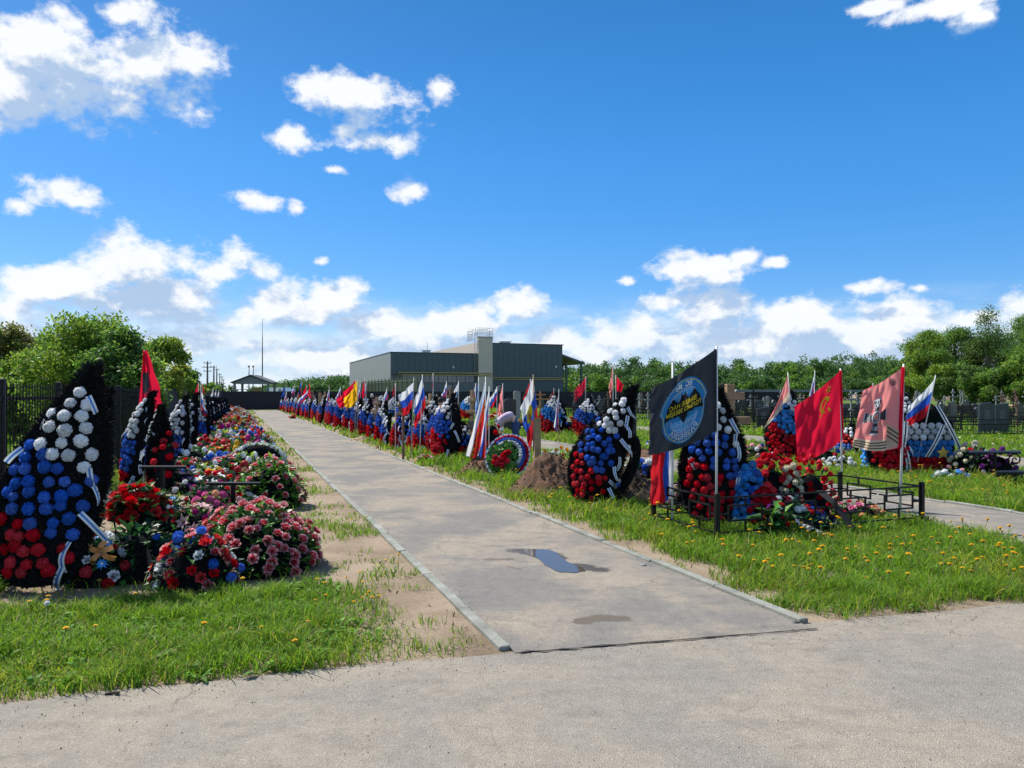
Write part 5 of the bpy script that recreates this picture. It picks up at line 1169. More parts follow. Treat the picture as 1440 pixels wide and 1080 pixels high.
dome('cream white flowers between two red bunches in the fenced grave', (1112, 718), 32, 32, 84, [('carn', 'cream', 44, .04)], [('fresh', 40)], seed=74, group=gfs, Y=8.95)
dome('bright red tulip bunch beside the cream flowers', (1138, 712), 70, 44, 86, [('tulip', 'red', 70, .05)], [('leaf', 120)], seed=75, group=gfs, Y=9.15)
dome('red flowers with big pointed leaves reaching down through the fence', (1092, 766), 40, 26, 48, [('rose', 'red', 8, .045), ('lily', 'purple', 1, .05)], [('leaf', 26), ('fresh', 14)], seed=76, group=gfs, lsize=.2, Y=8.2)
dome('salmon and pink roses at the far end of the fenced grave', (1205, 742), 76, 50, 28, [('rose', 'pink', 12, .05), ('carn', 'peach', 8, .045), ('rose', 'red', 4, .05)], [('leaf', 50)], seed=77, group=gfs, Y=9.3)
dome('pale pink flowers behind the fence below the hanging tricolour', (958, 728), 40, 30, 44, [('carn', 'palepink', 20, .04)], [('leaf', 50)], seed=78, group=gfs, Y=9.9)
p = G(1140, 758); k = 8.6 / F; p = Vector((at(1140, 553, 8.6).x, 8.6, 0)); q = random.Random(3)
t = thing('ring_wreath', 'flat oval wreath edged with white leaves, red and blue flowers inside, in the fenced grave', 'wreath', p, ROT, gfs); mb = MB(); rx, ry = .47, .36
T = Matrix.Translation((0, 0, .14)) @ Matrix.Rotation(.42, 4, 'X') @ Matrix.Rotation(.30, 4, 'Y')
mb.grid(lambda a, b: T @ Vector((rx * b * math.cos(a * 6.283), ry * b * math.sin(a * 6.283), .05 - .05 * b)), 20, 4, fir_body); mb.build('backing', t); mb = MB()
for i in range(220):
    a = q.random() * 6.283; c = Vector((rx * math.cos(a), ry * math.sin(a), .02)); leaf_shape(mb, T @ c, T.to_3x3() @ Vector((math.cos(a), math.sin(a), q.uniform(-.1, .5))), T.to_3x3() @ Vector((0, 0, 1)), .10, .02, rib_w)
for i in range(120):
    a = q.random() * 6.283; r = q.random() ** .5 * .9; leaf_shape(mb, T @ Vector((rx * r * math.cos(a), ry * r * math.sin(a), .05)), Vector((q.uniform(-1, 1), q.uniform(-1, 1), .5)), Vector((0, 0, 1)), .12, .03, LF['leaf' if i % 2 else 'deep'])
mb.build('leaf_edge', t)
for i in range(26):
    a = q.random() * 6.283; r = q.random() ** .5 * .8; c = ('red', 'red', 'navy', 'blue', 'white')[i % 5] if a < 4.2 else 'navy'
    put_flower(t, ('carn', c, i % 2), orient(T.to_3x3() @ Vector((0, 0, 1)), a, T @ Vector((rx * r * math.cos(a), ry * r * math.sin(a), .09)), .045))
strip_thing('satin_ribbon', 'broad black ribbon lying across the flat oval wreath in the fenced grave', [at(1152, 690, 8.75), at(1172, 706, 8.5), at(1198, 742, 8.25)], .085, rib_k, 'ribbon', up=(.6, .5, .3))
strip_thing('satin_ribbon', 'black ribbon trailing from the flat oval wreath toward the post', [at(1096, 712, 8.5), at(1120, 724, 8.35), at(1146, 742, 8.2)], .07, rib_k, 'ribbon', up=(.5, .6, .3))

# ================================================================== earth mounds, stakes and the round wreath by the right edge of the path
earth = mat('brown_fresh_earth', (.125, .062, .034), .98, .4, 9, bump=1., bscale=26, col2=(.07, .04, .024)); earth_d = mat('dark_shaded_earth', (.045, .030, .021), .98, .35, 6, bump=1., bscale=26); sand_m = mat('pale_sand_heap', (.36, .26, .17), .95, .2, 8, bump=.5)  # darker earth tone: the backlit mound's shade is put into its colour
def mound(label, px, py, wpx, dpx, hpx, m, seed, rz=0., Y=None):
    p = G(px, py) if Y is None else Vector((at(px, HY, Y).x, Y, 0)); k = p.y / F; rx, ry, h = wpx * k / 2, dpx * k / 2, hpx * k; q = random.Random(seed); mb = MB()
    def fn(a, b):
        x, y = (a - .5) * 2, (b - .5) * 2; r = min(1, math.hypot(x, y)); z = h * (math.cos(r * math.pi) * .5 + .5) ** .72
        n_ = vnoise([x * 3], [y * 3], 1.1, seed)[0] - .5; n2 = vnoise([x * 3], [y * 3], 4.5, seed)[0] - .5; n3 = vnoise([x * 3], [y * 3], 11., seed)[0] - .5
        return (x * rx, y * ry, z * (1 + .35 * n_) + (.16 * n2 + .12 * n3) * h * (1 - r) ** .35 - .02 * (r > .97))
    mb.grid(fn, 56, 56, m)
    for i in range(130):
        a = q.random() * 6.283; r = q.random() ** .5 * .95; x, y = r * math.cos(a), r * math.sin(a); z = h * (math.cos(r * math.pi) * .5 + .5) ** .72; s = q.uniform(.008, .028)
        mb.grid(lambda u_, w_: (x * rx + s * q.uniform(.8, 1.2) * math.sin(w_ * 3.14) * math.cos(u_ * 6.28), y * ry + s * math.sin(w_ * 3.14) * math.sin(u_ * 6.28), z + s * math.cos(w_ * 3.14)), 5, 3, m)
    o = mb.build('earth_mound'); o.location = p; o.rotation_euler = (0, 0, rz); return tag(o, label, 'earth mound')
mound('large heap of fresh brown earth beside the large leaning wreath', 776, 692, 136, 150, 54, earth, 1)
mound('small heap of brown earth in front of the drooping flags', 676, 666, 72, 70, 22, earth, 2)
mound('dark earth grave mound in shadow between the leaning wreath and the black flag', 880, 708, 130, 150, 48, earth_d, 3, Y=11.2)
mound('low pale sandy heap at the foot of the leaning tricolour wreath', 508, 620, 36, 30, 6, sand_m, 4)
mound('bare reddish earth around the black gravestone', 905, 640, 80, 120, 8, earth, 5, Y=19.5)
# tulips
t = thing('tulip_clump', 'clump of orange yellow tulips growing on the large brown earth mound', 'tulips', at(790, 660, 14.2)); q = random.Random(6); mb = MB(); hd = []
for i in range(7):
    x = (-24 + 48 * i / 6) / F * 14.2; z = .26 + .16 * q.random() - .10 * abs(i - 2.6) / 3; mb.tube([(x * .25, 0, -.12), (x * .8, q.uniform(-.05, .05), z * .6), (x, q.uniform(-.08, .08), z)], .006, LF['fresh'], 5); hd.append((x, 0, z + .02))
for i in range(10): leaf_shape(mb, Vector((q.uniform(-.08, .08), 0, -.1)), Vector((q.uniform(-.8, .8), q.uniform(-.5, .5), 1)), Vector((0, 1, .2)), .3, .03, LF['fresh'])
mb.build('foliage', t)
for i, h_ in enumerate(hd): put_flower(t, ('tulip', 'orange', i % 2), orient((q.uniform(-.5, .5), -.2, 1), i, h_, .055))
dome('low white and red flowers lying along the second path behind the post', (772, 648), 50, 24, 12, [('carn', 'white', 10, .05), ('carn', 'red', 4, .045)], [('deep', 40)], seed=80, group='flowers by the right row')
dome('small purple pansies beside the tulips', (815, 655), 34, 20, 10, [('daisy', 'purple', 8, .05)], [('leaf', 30)], seed=81, group='flowers by the right row', Y=15)
# stakes and posts
def post(label, px, top, foot, Y, w, m, name='wooden_post', d=None):
    p = Vector((at(px, HY, Y).x, Y, 0)); z1 = H - (top - HY) / F * Y; mb = MB(); w = w / F * Y; mb.box((0, 0, z1 / 2), (w, d or w, z1), m, None, .004); o = mb.build(name, None, False); o.location = p; o.rotation_euler = (0, 0, .3); return tag(o, label, 'post')
post('square pale wooden post holding the eagle tricolour on the earth mound', 755, 588, 660, 14.4, 9, stake_m)
post('brown wooden flag stake with a dark footing close to the path edge', 567, 577, 648, 17.6, 3.2, dk_wood, 'flag_stake')
for px, top, Y, lab in ((510, 562, 30, 'thin pale stake behind the yellow flag'), (645, 565, 20.5, 'dark brown stake beside the white headed wreath near the boy'), (450, 552, 40, 'small pale cross stake among the far tricolour row')):
    post(lab, px, top, 0, Y, 4, stake_m if 'pale' in lab else dk_wood, 'wooden_stake')
def wcross(label, px, top, Y, w, m, cat='cross', name='wooden_cross', group=None, foot=True, h=None, rz=.25, th=.07):
    p = Vector((at(px, HY, Y).x, Y, 0)); hh = h or H - (top - HY) / F * Y; t = thing(name, label, cat, p, rz, group); a = w / F * Y
    mb = MB(); mb.box((0, 0, hh / 2), (th * 1.3, th, hh), m, None, .004); mb.build('upright', t, False)
    for z, l in ((hh * .86, a * .5), (hh * .68, a)): mb = MB(); mb.box((0, -.004, z), (l, th + .012, th * 1.2), m, None, .004); mb.build('crossbar', t, False)
    mb = MB(); mb.box((0, -.004, hh * .36), (a * .55, th + .012, th), m, Matrix.Translation((0, 0, hh * .36)) @ Matrix.Rotation(.4, 4, 'Y') @ Matrix.Translation((0, 0, -hh * .36)), .004); mb.build('crossbar', t, False); return t
t = thing('wooden_cross', 'thick pale wooden cross standing behind the fenced tricolour wreath', 'cross', Vector((at(1026, HY, 10.6).x, 10.6, 0)), .25); hh = H + 13 / F * 10.6
mb = MB(); mb.box((0, 0, hh / 2), (.12, .09, hh), stake_m, None, .006); mb.build('upright', t, False); mb = MB(); mb.box((0, -.005, hh - .17), (.42, .10, .11), stake_m, None, .006); mb.build('crossbar', t, False); mb = MB(); mb.box((0, -.005, hh - .52), (.62, .10, .11), stake_m, None, .006); mb.build('crossbar', t, False)
q = random.Random(91)
for i, (px, Y) in enumerate([(420, 52), (440, 45), (457, 40), (486, 33.5), (530, 25), (563, 22.5), (605, 20.5), (634, 19.8), (664, 18.6)]):
    t = wcross('wooden cross with small plaque in the right row, %s from the far fence' % ordn(i + 1), px, 556 + q.uniform(-3, 3), Y, 24, (stake_m, dk_wood)[i % 2], rz=-.9 + q.uniform(-.2, .2), h=q.uniform(1.4, 1.75), group='wooden crosses of the right row')
    mb = MB(); mb.box((0, -.05, .82), (.24, .012, .18), plate if i % 3 else rib_w); mb.build('plaque', t, False)
# oval wreath lying on the small heap, facing the viewer
t = thing('oval_wreath', 'big oval wreath with white, blue and red arcs round green leaves and red flowers', 'wreath', Vector((at(714, HY, 14.3).x, 14.3, .02)), -.1, GR); k = 14.3 / F; q = random.Random(12)
T = Matrix.Translation((0, 0, 27 * k)) @ Matrix.Rotation(R(62), 4, 'X') @ Matrix.Rotation(R(-18), 4, 'Z'); rx, ry = 29 * k, 32 * k
mb = MB(); mb.grid(lambda a, b: T @ Vector((rx * b * math.cos(a * 6.283), ry * b * math.sin(a * 6.283), .09 * (1 - b * b))), 28, 5, fir_body); mb.grid(lambda a, b: T @ Vector((rx * b * math.cos(a * 6.283), ry * b * math.sin(a * 6.283), -.04)), 28, 2, fir_body, flip=True); mb.build('backing', t)
mb = MB()
for i in range(120):
    a = q.random() * 6.28; r = q.random() ** .5 * .72; leaf_shape(mb, T @ Vector((rx * r * math.cos(a) - 4 * k, ry * r * math.sin(a) - 8 * k, .09)), T.to_3x3() @ Vector((q.uniform(-1, 1), q.uniform(-1, 1), .6)), T.to_3x3() @ Vector((0, 0, 1)), .13, .045, LF['fresh' if i % 3 else 'leaf'])
mb.build('foliage', t); mb = MB()
for i in range(80):
    a0 = 6.283 * i / 80; a1 = 6.283 * (i + .8) / 80
    mb.add([T @ Vector((rx * e * math.cos(a), ry * e * math.sin(a), .02)) for a in (a0, a1) for e in (1., 1.09)], [(0, 1, 3, 2)], rib_w if i % 3 else rib_b)
mb.build('edge_ribbon', t)
for ring_r, c in ((.93, 'red'), (.79, 'blue'), (.64, 'white')):
    n = int(20 * ring_r + 2)
    for i in range(n):
        a = -.45 + 3.0 * i / (n - 1)
        put_flower(t, ('carn', c, i % 2), orient(T.to_3x3() @ Vector((0, 0, 1)), i, T @ Vector((rx * ring_r * math.cos(a), ry * ring_r * math.sin(a), .1 * (1.1 - ring_r ** 2))), 3.1 * k))
for i in range(14):
    a = q.random() * 6.28; r = q.random() ** .5 * .42; put_flower(t, ('carn', 'red', i % 2), orient(T.to_3x3() @ Vector((0, 0, 1)), i, T @ Vector((rx * (r * math.cos(a) - .12), ry * (r * math.sin(a) - .28), .15)), 4.2 * k))
dome('red roses with white trimming standing behind the big oval wreath', (692, 648), 34, 26, 62, [('rose', 'red', 20, .06), ('carn', 'white', 4, .05)], [('deep', 60), ('leaf', 40)], seed=82, group='flowers by the right row', Y=17.6)
dome('white and green flowers between the oval wreath and the bending person', (722, 634), 36, 26, 20, [('carn', 'white', 16, .06)], [('lime', 50), ('leaf', 30)], seed=83, group='flowers by the right row', Y=19)
dome('white and green bouquet beyond the leaning tricolour wreath', (502, 592), 22, 20, 22, [('carn', 'white', 12, .07)], [('lime', 50)], seed=84, group='flowers by the right row', Y=29.5)
dome('small dark tray of red flowers on the grass edge by the path', (412, 590), 10, 8, 5, [('ball', 'red', 8, .06)], [('deep', 20)], parts=False, seed=85, group='flowers by the right row', Y=47)
dome('wilted pink bouquet dropped on the grass beside the flag stake', (598, 645), 22, 14, 8, [('carn', 'palepink', 7, .05), ('rose', 'red', 4, .04)], [('deep', 20)], seed=86, group='flowers by the right row', Y=17.5)
dome('white and blue balls lying on the dark earth mound', (912, 686), 62, 40, 22, [('carn', 'white', 10, .055), ('carn', 'blue', 10, .055)], [('deep', 60)], seed=87, group='flowers by the right row', Y=11.6, z0=.3)
dome('white and orange flowers behind the dark earth mound', (888, 672), 40, 24, 14, [('carn', 'white', 8, .05), ('lily', 'orange', 5, .06)], [('lime', 30), ('leaf', 30)], seed=88, group='flowers by the right row', Y=14, z0=.05)
# dark ring wreath leaning on the large leaning one
p = Vector((at(866, HY, 10.7).x, 10.7, 0)); k = 10.7 / F; t = thing('ring_wreath', 'black ring wreath leaning on the side of the large leaning tricolour wreath', 'wreath', p, R(-30)); q = random.Random(2); mb = MB()
T = Matrix.Translation((0, .05, 52 * k)) @ Matrix.Rotation(R(22), 4, 'Y') @ Matrix.Rotation(R(-14), 4, 'X')
mb.grid(lambda a, b: T @ Vector(((20 + 8 * math.cos(b * 6.283)) * k * math.cos(a * 6.283), 7 * k * math.sin(b * 6.283), (46 + 8 * math.cos(b * 6.283)) * k * math.sin(a * 6.283))), 30, 8, fir_body)
for i in range(2200):
    a = q.random() * 6.283; c = Vector((20 * k * math.cos(a), 0, 46 * k * math.sin(a))); d = Vector((q.uniform(-1, 1), q.uniform(-1, 1), q.uniform(-1, 1))).normalized(); sd = d.orthogonal().normalized() * .005
    mb.add([T @ (c + d * 6 * k - sd), T @ (c + d * 6 * k + sd), T @ (c + d * 12 * k)], [(0, 1, 2)], fir if i % 9 else firg)
mb.build('backing', t)
for i in range(10): put_flower(t, ('carn', ('red', 'blue', 'white')[i % 3], i % 2), orient((0, -1, .2), i, T @ Vector((q.uniform(-.16, .16), -.07, (-.28 + .06 * i))), .04))
# flower heap at the right
dome('red and white flowers with a pink cloth beside the grave table', (1366, 640), 62, 40, 40, [('carn', 'cream', 22, .055), ('rose', 'red', 8, .055), ('carn', 'palepink', 8, .05)], [('deep', 60), ('leaf', 40)], seed=90, group=GB, Y=14.2, z0=.05)
dome('purple lilac flowers under the grave table scroll', (1404, 668), 50, 30, 40, [('carn', 'purple', 22, .05), ('lily', 'purple', 8, .06)], [('deep', 40)], seed=91, group=GB, Y=13.8)
dome('pale turquoise flowers in front of the fan shaped wreath', (1340, 676), 52, 22, 14, [('carn', 'sky', 5, .06), ('carn', 'white', 8, .06)], [('deep', 60), ('fresh', 40)], seed=92, group=GB, Y=13.6)
dome('dark fir spray leaning beside the fan shaped wreath', (1376, 672), 40, 30, 46, [('carn', 'white', 3, .04)], [('deep', 160)], seed=93, group=GB, Y=14)
for px, Y, w, h_, c, lab in ((1160, 16.5, 60, 26, 'red', 'red and blue flower heap behind the hammer and sickle flag pole'), (1066, 17.5, 56, 24, 'palepink', 'pale pink and red flowers behind the fenced grave'), (1180, 15.5, 44, 18, 'white', 'white flowers lying beyond the second path near the red flag pole'),
    (838, 27, 40, 20, 'red', 'dark red flower heap behind the tricolour wreath beyond the second path'), (800, 29, 30, 22, 'rose', 'dark heap of red flowers between two wreaths beyond the second path'), (925, 21, 36, 16, 'white', 'white and pink flowers behind the black gravestone'), (735, 32, 30, 14, 'red', 'red flowers far behind the bending person'), (760, 30, 26, 14, 'pink', 'pink flowers behind the pale wooden post')):
    dome(lab, (px, 640), w, w * .6, h_, [('carn', c, 14, .055), ('carn', 'white', 5, .05), ('carn', 'blue', 4, .05)], [('deep', 50), ('leaf', 30)], seed=int(px), group=GB, Y=Y)

# ================================================================== gravestones, crosses and low iron fences beyond the third path
granite = mat('black_polished_granite', (.018, .020, .023), .3, .3, 40, spec=.5); granite_g = mat('grey_granite', (.055, .062, .066), .45, .3, 40); granite_gr = mat('green_grey_granite', (.030, .042, .042), .35, .3, 40); stone_l = mat('pale_grey_stone', (.22, .22, .21), .8, .2, 6)
def headstone(label, x, y, w, h_, m, top, rz, group, cat='gravestone'):
    t = thing('gravestone', label, cat, (x, y, 0), rz, group); a = w / 2
    if top == 0: P = [(-a, .12), (a, .12), (a, h_ * .9), (a * .5, h_), (-a * .55, h_ * .97), (-a, h_ * .93)]
    elif top == 1: P = [(-a, .12), (a, .12)] + [(a * math.cos(q_), h_ - a * .55 + a * .55 * math.sin(q_)) for q_ in np.linspace(0, math.pi, 9)]
    elif top == 2: P = [(-a, .12), (a, .12), (a, h_ * .8), (a * .6, h_ * .86), (a * .3, h_), (-a * .3, h_), (-a * .6, h_ * .86), (-a, h_ * .8)]
    else: P = [(-a, .12), (a, .12), (a, h_), (-a, h_ * .94)]
    mb = MB(); mb.prism(P, -.05, .05, m); mb.build('slab', t, False); mb = MB(); mb.box((0, 0, .06), (w + .16, .24, .13), m, None, .01); mb.build('plinth', t, False)
    if w > .55: mb = MB(); mb.box((0, -.053, h_ * .62), (w * .42, .008, h_ * .3), plate); mb.build('portrait_plate', t, False)
    return t
def cross_slim(label, x, y, h_, m, rz, group):
    t = wcross(label, CX, 0, 1., 1, m, 'cross', 'grave_cross', group, h=h_, rz=rz, th=.075); 
    for c in list(t.children):
        pass
    t.location = (x, y, 0); return t
def one_cross(label, x, y, h_, m, rz, group, wd=.55):
    t = thing('grave_cross', label, 'cross', (x, y, 0), rz, group); th = .085
    mb = MB(); mb.box((0, 0, h_ / 2), (th, th * .8, h_), m); mb.build('upright', t, False)
    for z, l, r in ((h_ * .88, wd * .5, 0), (h_ * .72, wd, 0), (h_ * .38, wd * .5, .45)):
        mb = MB(); mb.box((0, 0, 0), (l, th * .8 + .012, th), m, Matrix.Translation((0, -.002, z)) @ Matrix.Rotation(r, 4, 'Y')); mb.build('crossbar', t, False)
    return t
def iron_fence(label, x, y, w, d, h_, rz, group):
    t = thing('grave_enclosure', label, 'fence', (x, y, 0), rz, group)
    def side(L):
        mb = MB()
        for z in (h_, h_ * .72, .1): mb.box((L / 2, 0, z), (L, .03, .035), black_metal)
        n = int(L / .22)
        for i in range(n): mb.box(((i + .5) * L / n, 0, h_ * .42), (.016, .016, h_ * .62), black_metal)
        return mb.mesh('rail_panel', False)
    a, b = side(w), side(d)
    for me, ox, oy, r in ((a, 0, 0, 0), (a, 0, d, 0), (b, 0, 0, math.pi / 2), (b, w, 0, math.pi / 2)): o = link('rail_panel', me, t); o.location = (ox, oy, 0); o.rotation_euler = (0, 0, r)
    mb = MB(); mb.box((0, 0, h_ / 2 + .02), (.05, .05, h_ + .06), black_metal); pm2 = mb.mesh('post', False)
    for ox, oy in ((0, 0), (w, 0), (0, d), (w, d)): o = link('post', pm2, t); o.location = (ox, oy, 0)
    return t
# named ones
def at0(px, Y): return (at(px, HY, Y).x, Y)
headstone('large green grey double gravestone, wider left slab', *at0(1387, 29), .64, 1.25, granite_gr, 0, .1, None)
headstone('green grey right slab of the large double gravestone', *at0(1408, 29.4), .56, 1.22, granite_gr, 3, .1, None)
headstone('tall narrow black gravestone with a white photo card behind the dark earth mound', *at0(886, 20), .34, 1.32, granite, 3, -.3, None)
o = MB(); o.box((0, 0, .26), (.2, .012, .34), rib_w, Matrix.Rotation(-.25, 4, 'X')); o = o.build('photo_card', None, False); o.location = (*at0(884, 19.6), 0); o.rotation_euler = (0, 0, -.5); tag(o, 'white photo card leaning against the tall narrow black gravestone', 'card')
headstone('dark rounded gravestone behind the bending person', *at0(717, 30), .5, 1.4, granite, 1, .2, None); headstone('pale curved stone beside the dark rounded gravestone', *at0(727, 45), .42, 1.75, stone_l, 1, .3, None)
wcross('orange wooden cross before the far sheet fence, right of the eagle tricolour', 760, 550, 52, 30, mat('orange_varnished_wood', (.38, .17, .06), .5, .2, 6), h=1.75)
GS, GC, GE = 'gravestones under the wood', 'crosses under the wood', 'low iron fences under the wood'
q = random.Random(17); stones = []; crosses = []; encl = []
for row in range(17):
    u0 = 72 - row * 4.0
    v = 19.6 + q.random()
    while v < 62:
        v += q.uniform(1.7, 3.1); x, y = uv(u0 + q.uniform(-1., 1.), v)
        if y < 12: continue
        px, py = proj((x, y, 0))
        if not (735 < px < 1475): continue
        if y < 34 and 1355 < px < 1440: continue
        if y < 24: 
            if q.random() < .55: continue
        kk = q.random()
        if kk < .44: stones.append((px, x, y, v))
        elif kk < .86: crosses.append((px, x, y, v))
        if q.random() < (.42 if y < 60 else .2): encl.append((px, x, y, v))
def limit(L, n): q.shuffle(L); return L[:n]
names = {0: ('black', granite), 1: ('grey', granite_g), 2: ('green grey', granite_gr)}
tops = ['slanted', 'arched', 'shouldered', 'straight']; byk = {}
for s in stones: byk.setdefault((q.choice((0, 0, 0, 1, 2)), q.randrange(4)), []).append(s)
for (c, tp), L in byk.items():
    L.sort()
    for i, (px, x, y, v) in enumerate(L):
        headstone('%s %s topped gravestone under the wood, %s such from the warehouse side' % (names[c][0], tops[tp], ordn(i + 1)), x, y, q.uniform(.4, .66), q.uniform(.75, 1.2), names[c][1], tp, ROT + q.uniform(-.25, .25), GS)
byk = {}
for s in crosses: byk.setdefault(q.choice((0, 0, 1, 2)), []).append(s)
cm = {0: ('pale grey', stone_l), 1: ('black iron', black_metal), 2: ('brown wooden', dk_wood)}
for c, L in byk.items():
    L.sort()
    for i, (px, x, y, v) in enumerate(L): one_cross('%s three barred cross under the wood, %s such from the warehouse side' % (cm[c][0], ordn(i + 1)), x, y, q.uniform(1.2, 1.95), cm[c][1], ROT + q.uniform(-.3, .3), GC)
encl.sort()
for i, (px, x, y, v) in enumerate(encl): iron_fence('low black iron grave enclosure under the wood, %s from the warehouse side' % ordn(i + 1), x - 1., y - .9, q.uniform(1.8, 2.6), q.uniform(1.6, 2.2), q.uniform(.5, .75), ROT + q.uniform(-.06, .06), GE)
iron_fence('long low black iron enclosure in front of the large double gravestone', *at0(1318, 27.5), 4.4, 2.4, .62, ROT * .3, None)
iron_fence('low black iron enclosure just behind the fan shaped wreath and leaning tricolour', *at0(1262, 31), 3.0, 2.4, .6, ROT * .5, None)
t = thing('tomb_roof', 'long low grey shelter roof before the far wood', 'shelter', (*at0(1140, 82), 0), .1); mb = MB(); mb.prism([(-9, 1.75), (9, 1.75), (8.8, 2.0), (-8.8, 2.0)], -1, 1, mat('weathered_grey_paint', (.19, .2, .2))); mb.build('roof', t, False)
for x in (-8, -3, 3, 8): mb = MB(); mb.box((x, 0, .87), (.12, .12, 1.74), frame_m); mb.build('post', t, False)
# ================================================================== people
skin = mat('skin', (.52, .32, .22), .6, spec=.3); skin_l = mat('fair_skin', (.60, .38, .28), .6, spec=.3); hair_m = mat('dark_hair', (.018, .013, .010), .6)
def skin_mesh(name, J, E, m, parent, root=0, sub=1):
    """J: [(x, y, z, radius or (rx, ry))], E: edges"""
    me = bpy.data.meshes.new(name); me.from_pydata([j[:3] for j in J], E, []); me.materials.append(m); o = link(name, me, parent)
    o.modifiers.new('Skin', 'SKIN').use_smooth_shade = True
    for i, j in enumerate(J):
        sv_ = me.skin_vertices[0].data[i]; r = j[3]; sv_.radius = r if isinstance(r, tuple) else (r, r); sv_.use_root = i == root
    s = o.modifiers.new('Subdivision', 'SUBSURF'); s.levels = sub; s.render_levels = sub + 1; return o
def hand(J, E, w, d, up, s):               # palm and five fingers grown from wrist index w
    d = Vector(d).normalized(); up = Vector(up).normalized(); sd = d.cross(up).normalized(); p = Vector(J[w][:3]); J.append((*(p + d * .05 * s), (.032 * s, .018 * s))); E.append((w, len(J) - 1)); pm = len(J) - 1; J.append((*(p + d * .085 * s), (.036 * s, .015 * s))); E.append((pm, pm + 1)); k = pm + 1
    for i, L in enumerate((.062, .075, .080, .068)):
        b = p + d * .10 * s + sd * (.026 - .0175 * (3 - i) + .026) * s * 1.0 - sd * .026 * s; a0 = len(J)
        J.append((*b, .009 * s)); J.append((*(b + d * L * .55 * s - up * .012 * s), .0085 * s)); J.append((*(b + d * L * .9 * s - up * .035 * s), .0075 * s)); E += [(k, a0), (a0, a0 + 1), (a0 + 1, a0 + 2)]
    a0 = len(J); J.append((*(p + d * .05 * s - sd * .042 * s - up * .01 * s), .010 * s)); J.append((*(p + d * .085 * s - sd * .055 * s - up * .025 * s), .009 * s)); E += [(pm, a0), (a0, a0 + 1)]
def head(parent, loc, rot, s, sk, hm, style):
    """face along -y"""
    M = Matrix.Translation(loc) @ Euler(rot).to_matrix().to_4x4()
    def fn(a, b):
        th, ph = b * math.pi, a * 6.2832; x = math.sin(th) * math.sin(ph); y = -math.sin(th) * math.cos(ph); z = math.cos(th)
        w = .076 * (1 - .22 * max(0, -z) ** 1.5); fwd = max(0, -y)
        nose = .030 * math.exp(-((x / .20) ** 2 + ((z + .12) / .20) ** 2)) * (y < 0); eye = -.007 * sum(math.exp(-(((x - e) / .20) ** 2 + ((z - .10) / .14) ** 2)) for e in (-.42, .42)) * (y < 0)
        chin = .012 * math.exp(-((x / .4) ** 2 + ((z + .85) / .25) ** 2)) * (y < .2); yy = y * .096 - nose - eye - chin
        return M @ Vector((x * w * s, yy * s, (z * .118) * s))
    mb = MB(); mb.grid(fn, 28, 20, sk); h = mb.build('head', parent)
    f = MB()
    for e in (-1, 1):
        f.grid(lambda a, b: M @ Vector(((e * .030 + .011 * math.sin(b * 3.14) * math.cos(a * 6.28)) * s, (-.083 - .006 * abs(math.sin(b * 3.14) * math.sin(a * 6.28) * 0 + 1)) * s, (.012 + .006 * math.cos(b * 3.14)) * s)), 8, 4, hair_m)
        f.grid(lambda a, b: M @ Vector(((e * (.012 + .03 * a)) * s, (-.091 + .006 * a * a) * s, (.028 + .006 * b + .006 * math.sin(a * 3)) * s)), 4, 1, hair_m)
    f.build('eye', h); f = MB(); f.grid(lambda a, b: M @ Vector(((a - .5) * .042 * s, (-.0935 + .014 * abs(a - .5) ** 2 * 4) * s, (-.058 + (b - .5) * .012 * math.sin(a * 3.14)) * s)), 6, 2, mat('lip', (.36, .12, .10), .5)); f.build('mouth', h)
    for e in (-1, 1):
        f = MB(); f.grid(lambda a, b: M @ Vector((e * (.074 + .012 * math.sin(b * 3.14)) * s, (.008 + .018 * math.cos(a * 6.28) * math.sin(b * 3.14)) * s, (-.004 + .030 * math.cos(b * 3.14)) * s)), 8, 6, sk); f.build('ear', h)
    q = random.Random(4); hb = MB()
    def hf(a, b):
        th, ph = b * (1.75 if style == 'short' else 2.3), a * 6.2832; x = math.sin(th) * math.sin(ph); y = -math.sin(th) * math.cos(ph); z = math.cos(th)
        front = max(0., -y); lift = 1.10 + .035 * math.sin(7 * ph + 5 * th) + q.uniform(-.02, .02)
        z2 = max(z, .52 * front - .42 if style == 'short' else .60 * front - .75)
        return M @ Vector((x * .078 * lift * s, (y * .098 * lift + .004) * s, z2 * .122 * lift * s))
    hb.grid(hf, 26, 14, hm); hb.build('hair' if style == 'short' else 'headscarf', parent); return h
def limb(J, E, prev, pts):
    for p in pts: J.append(p); E.append((prev, len(J) - 1)); prev = len(J) - 1
    return prev
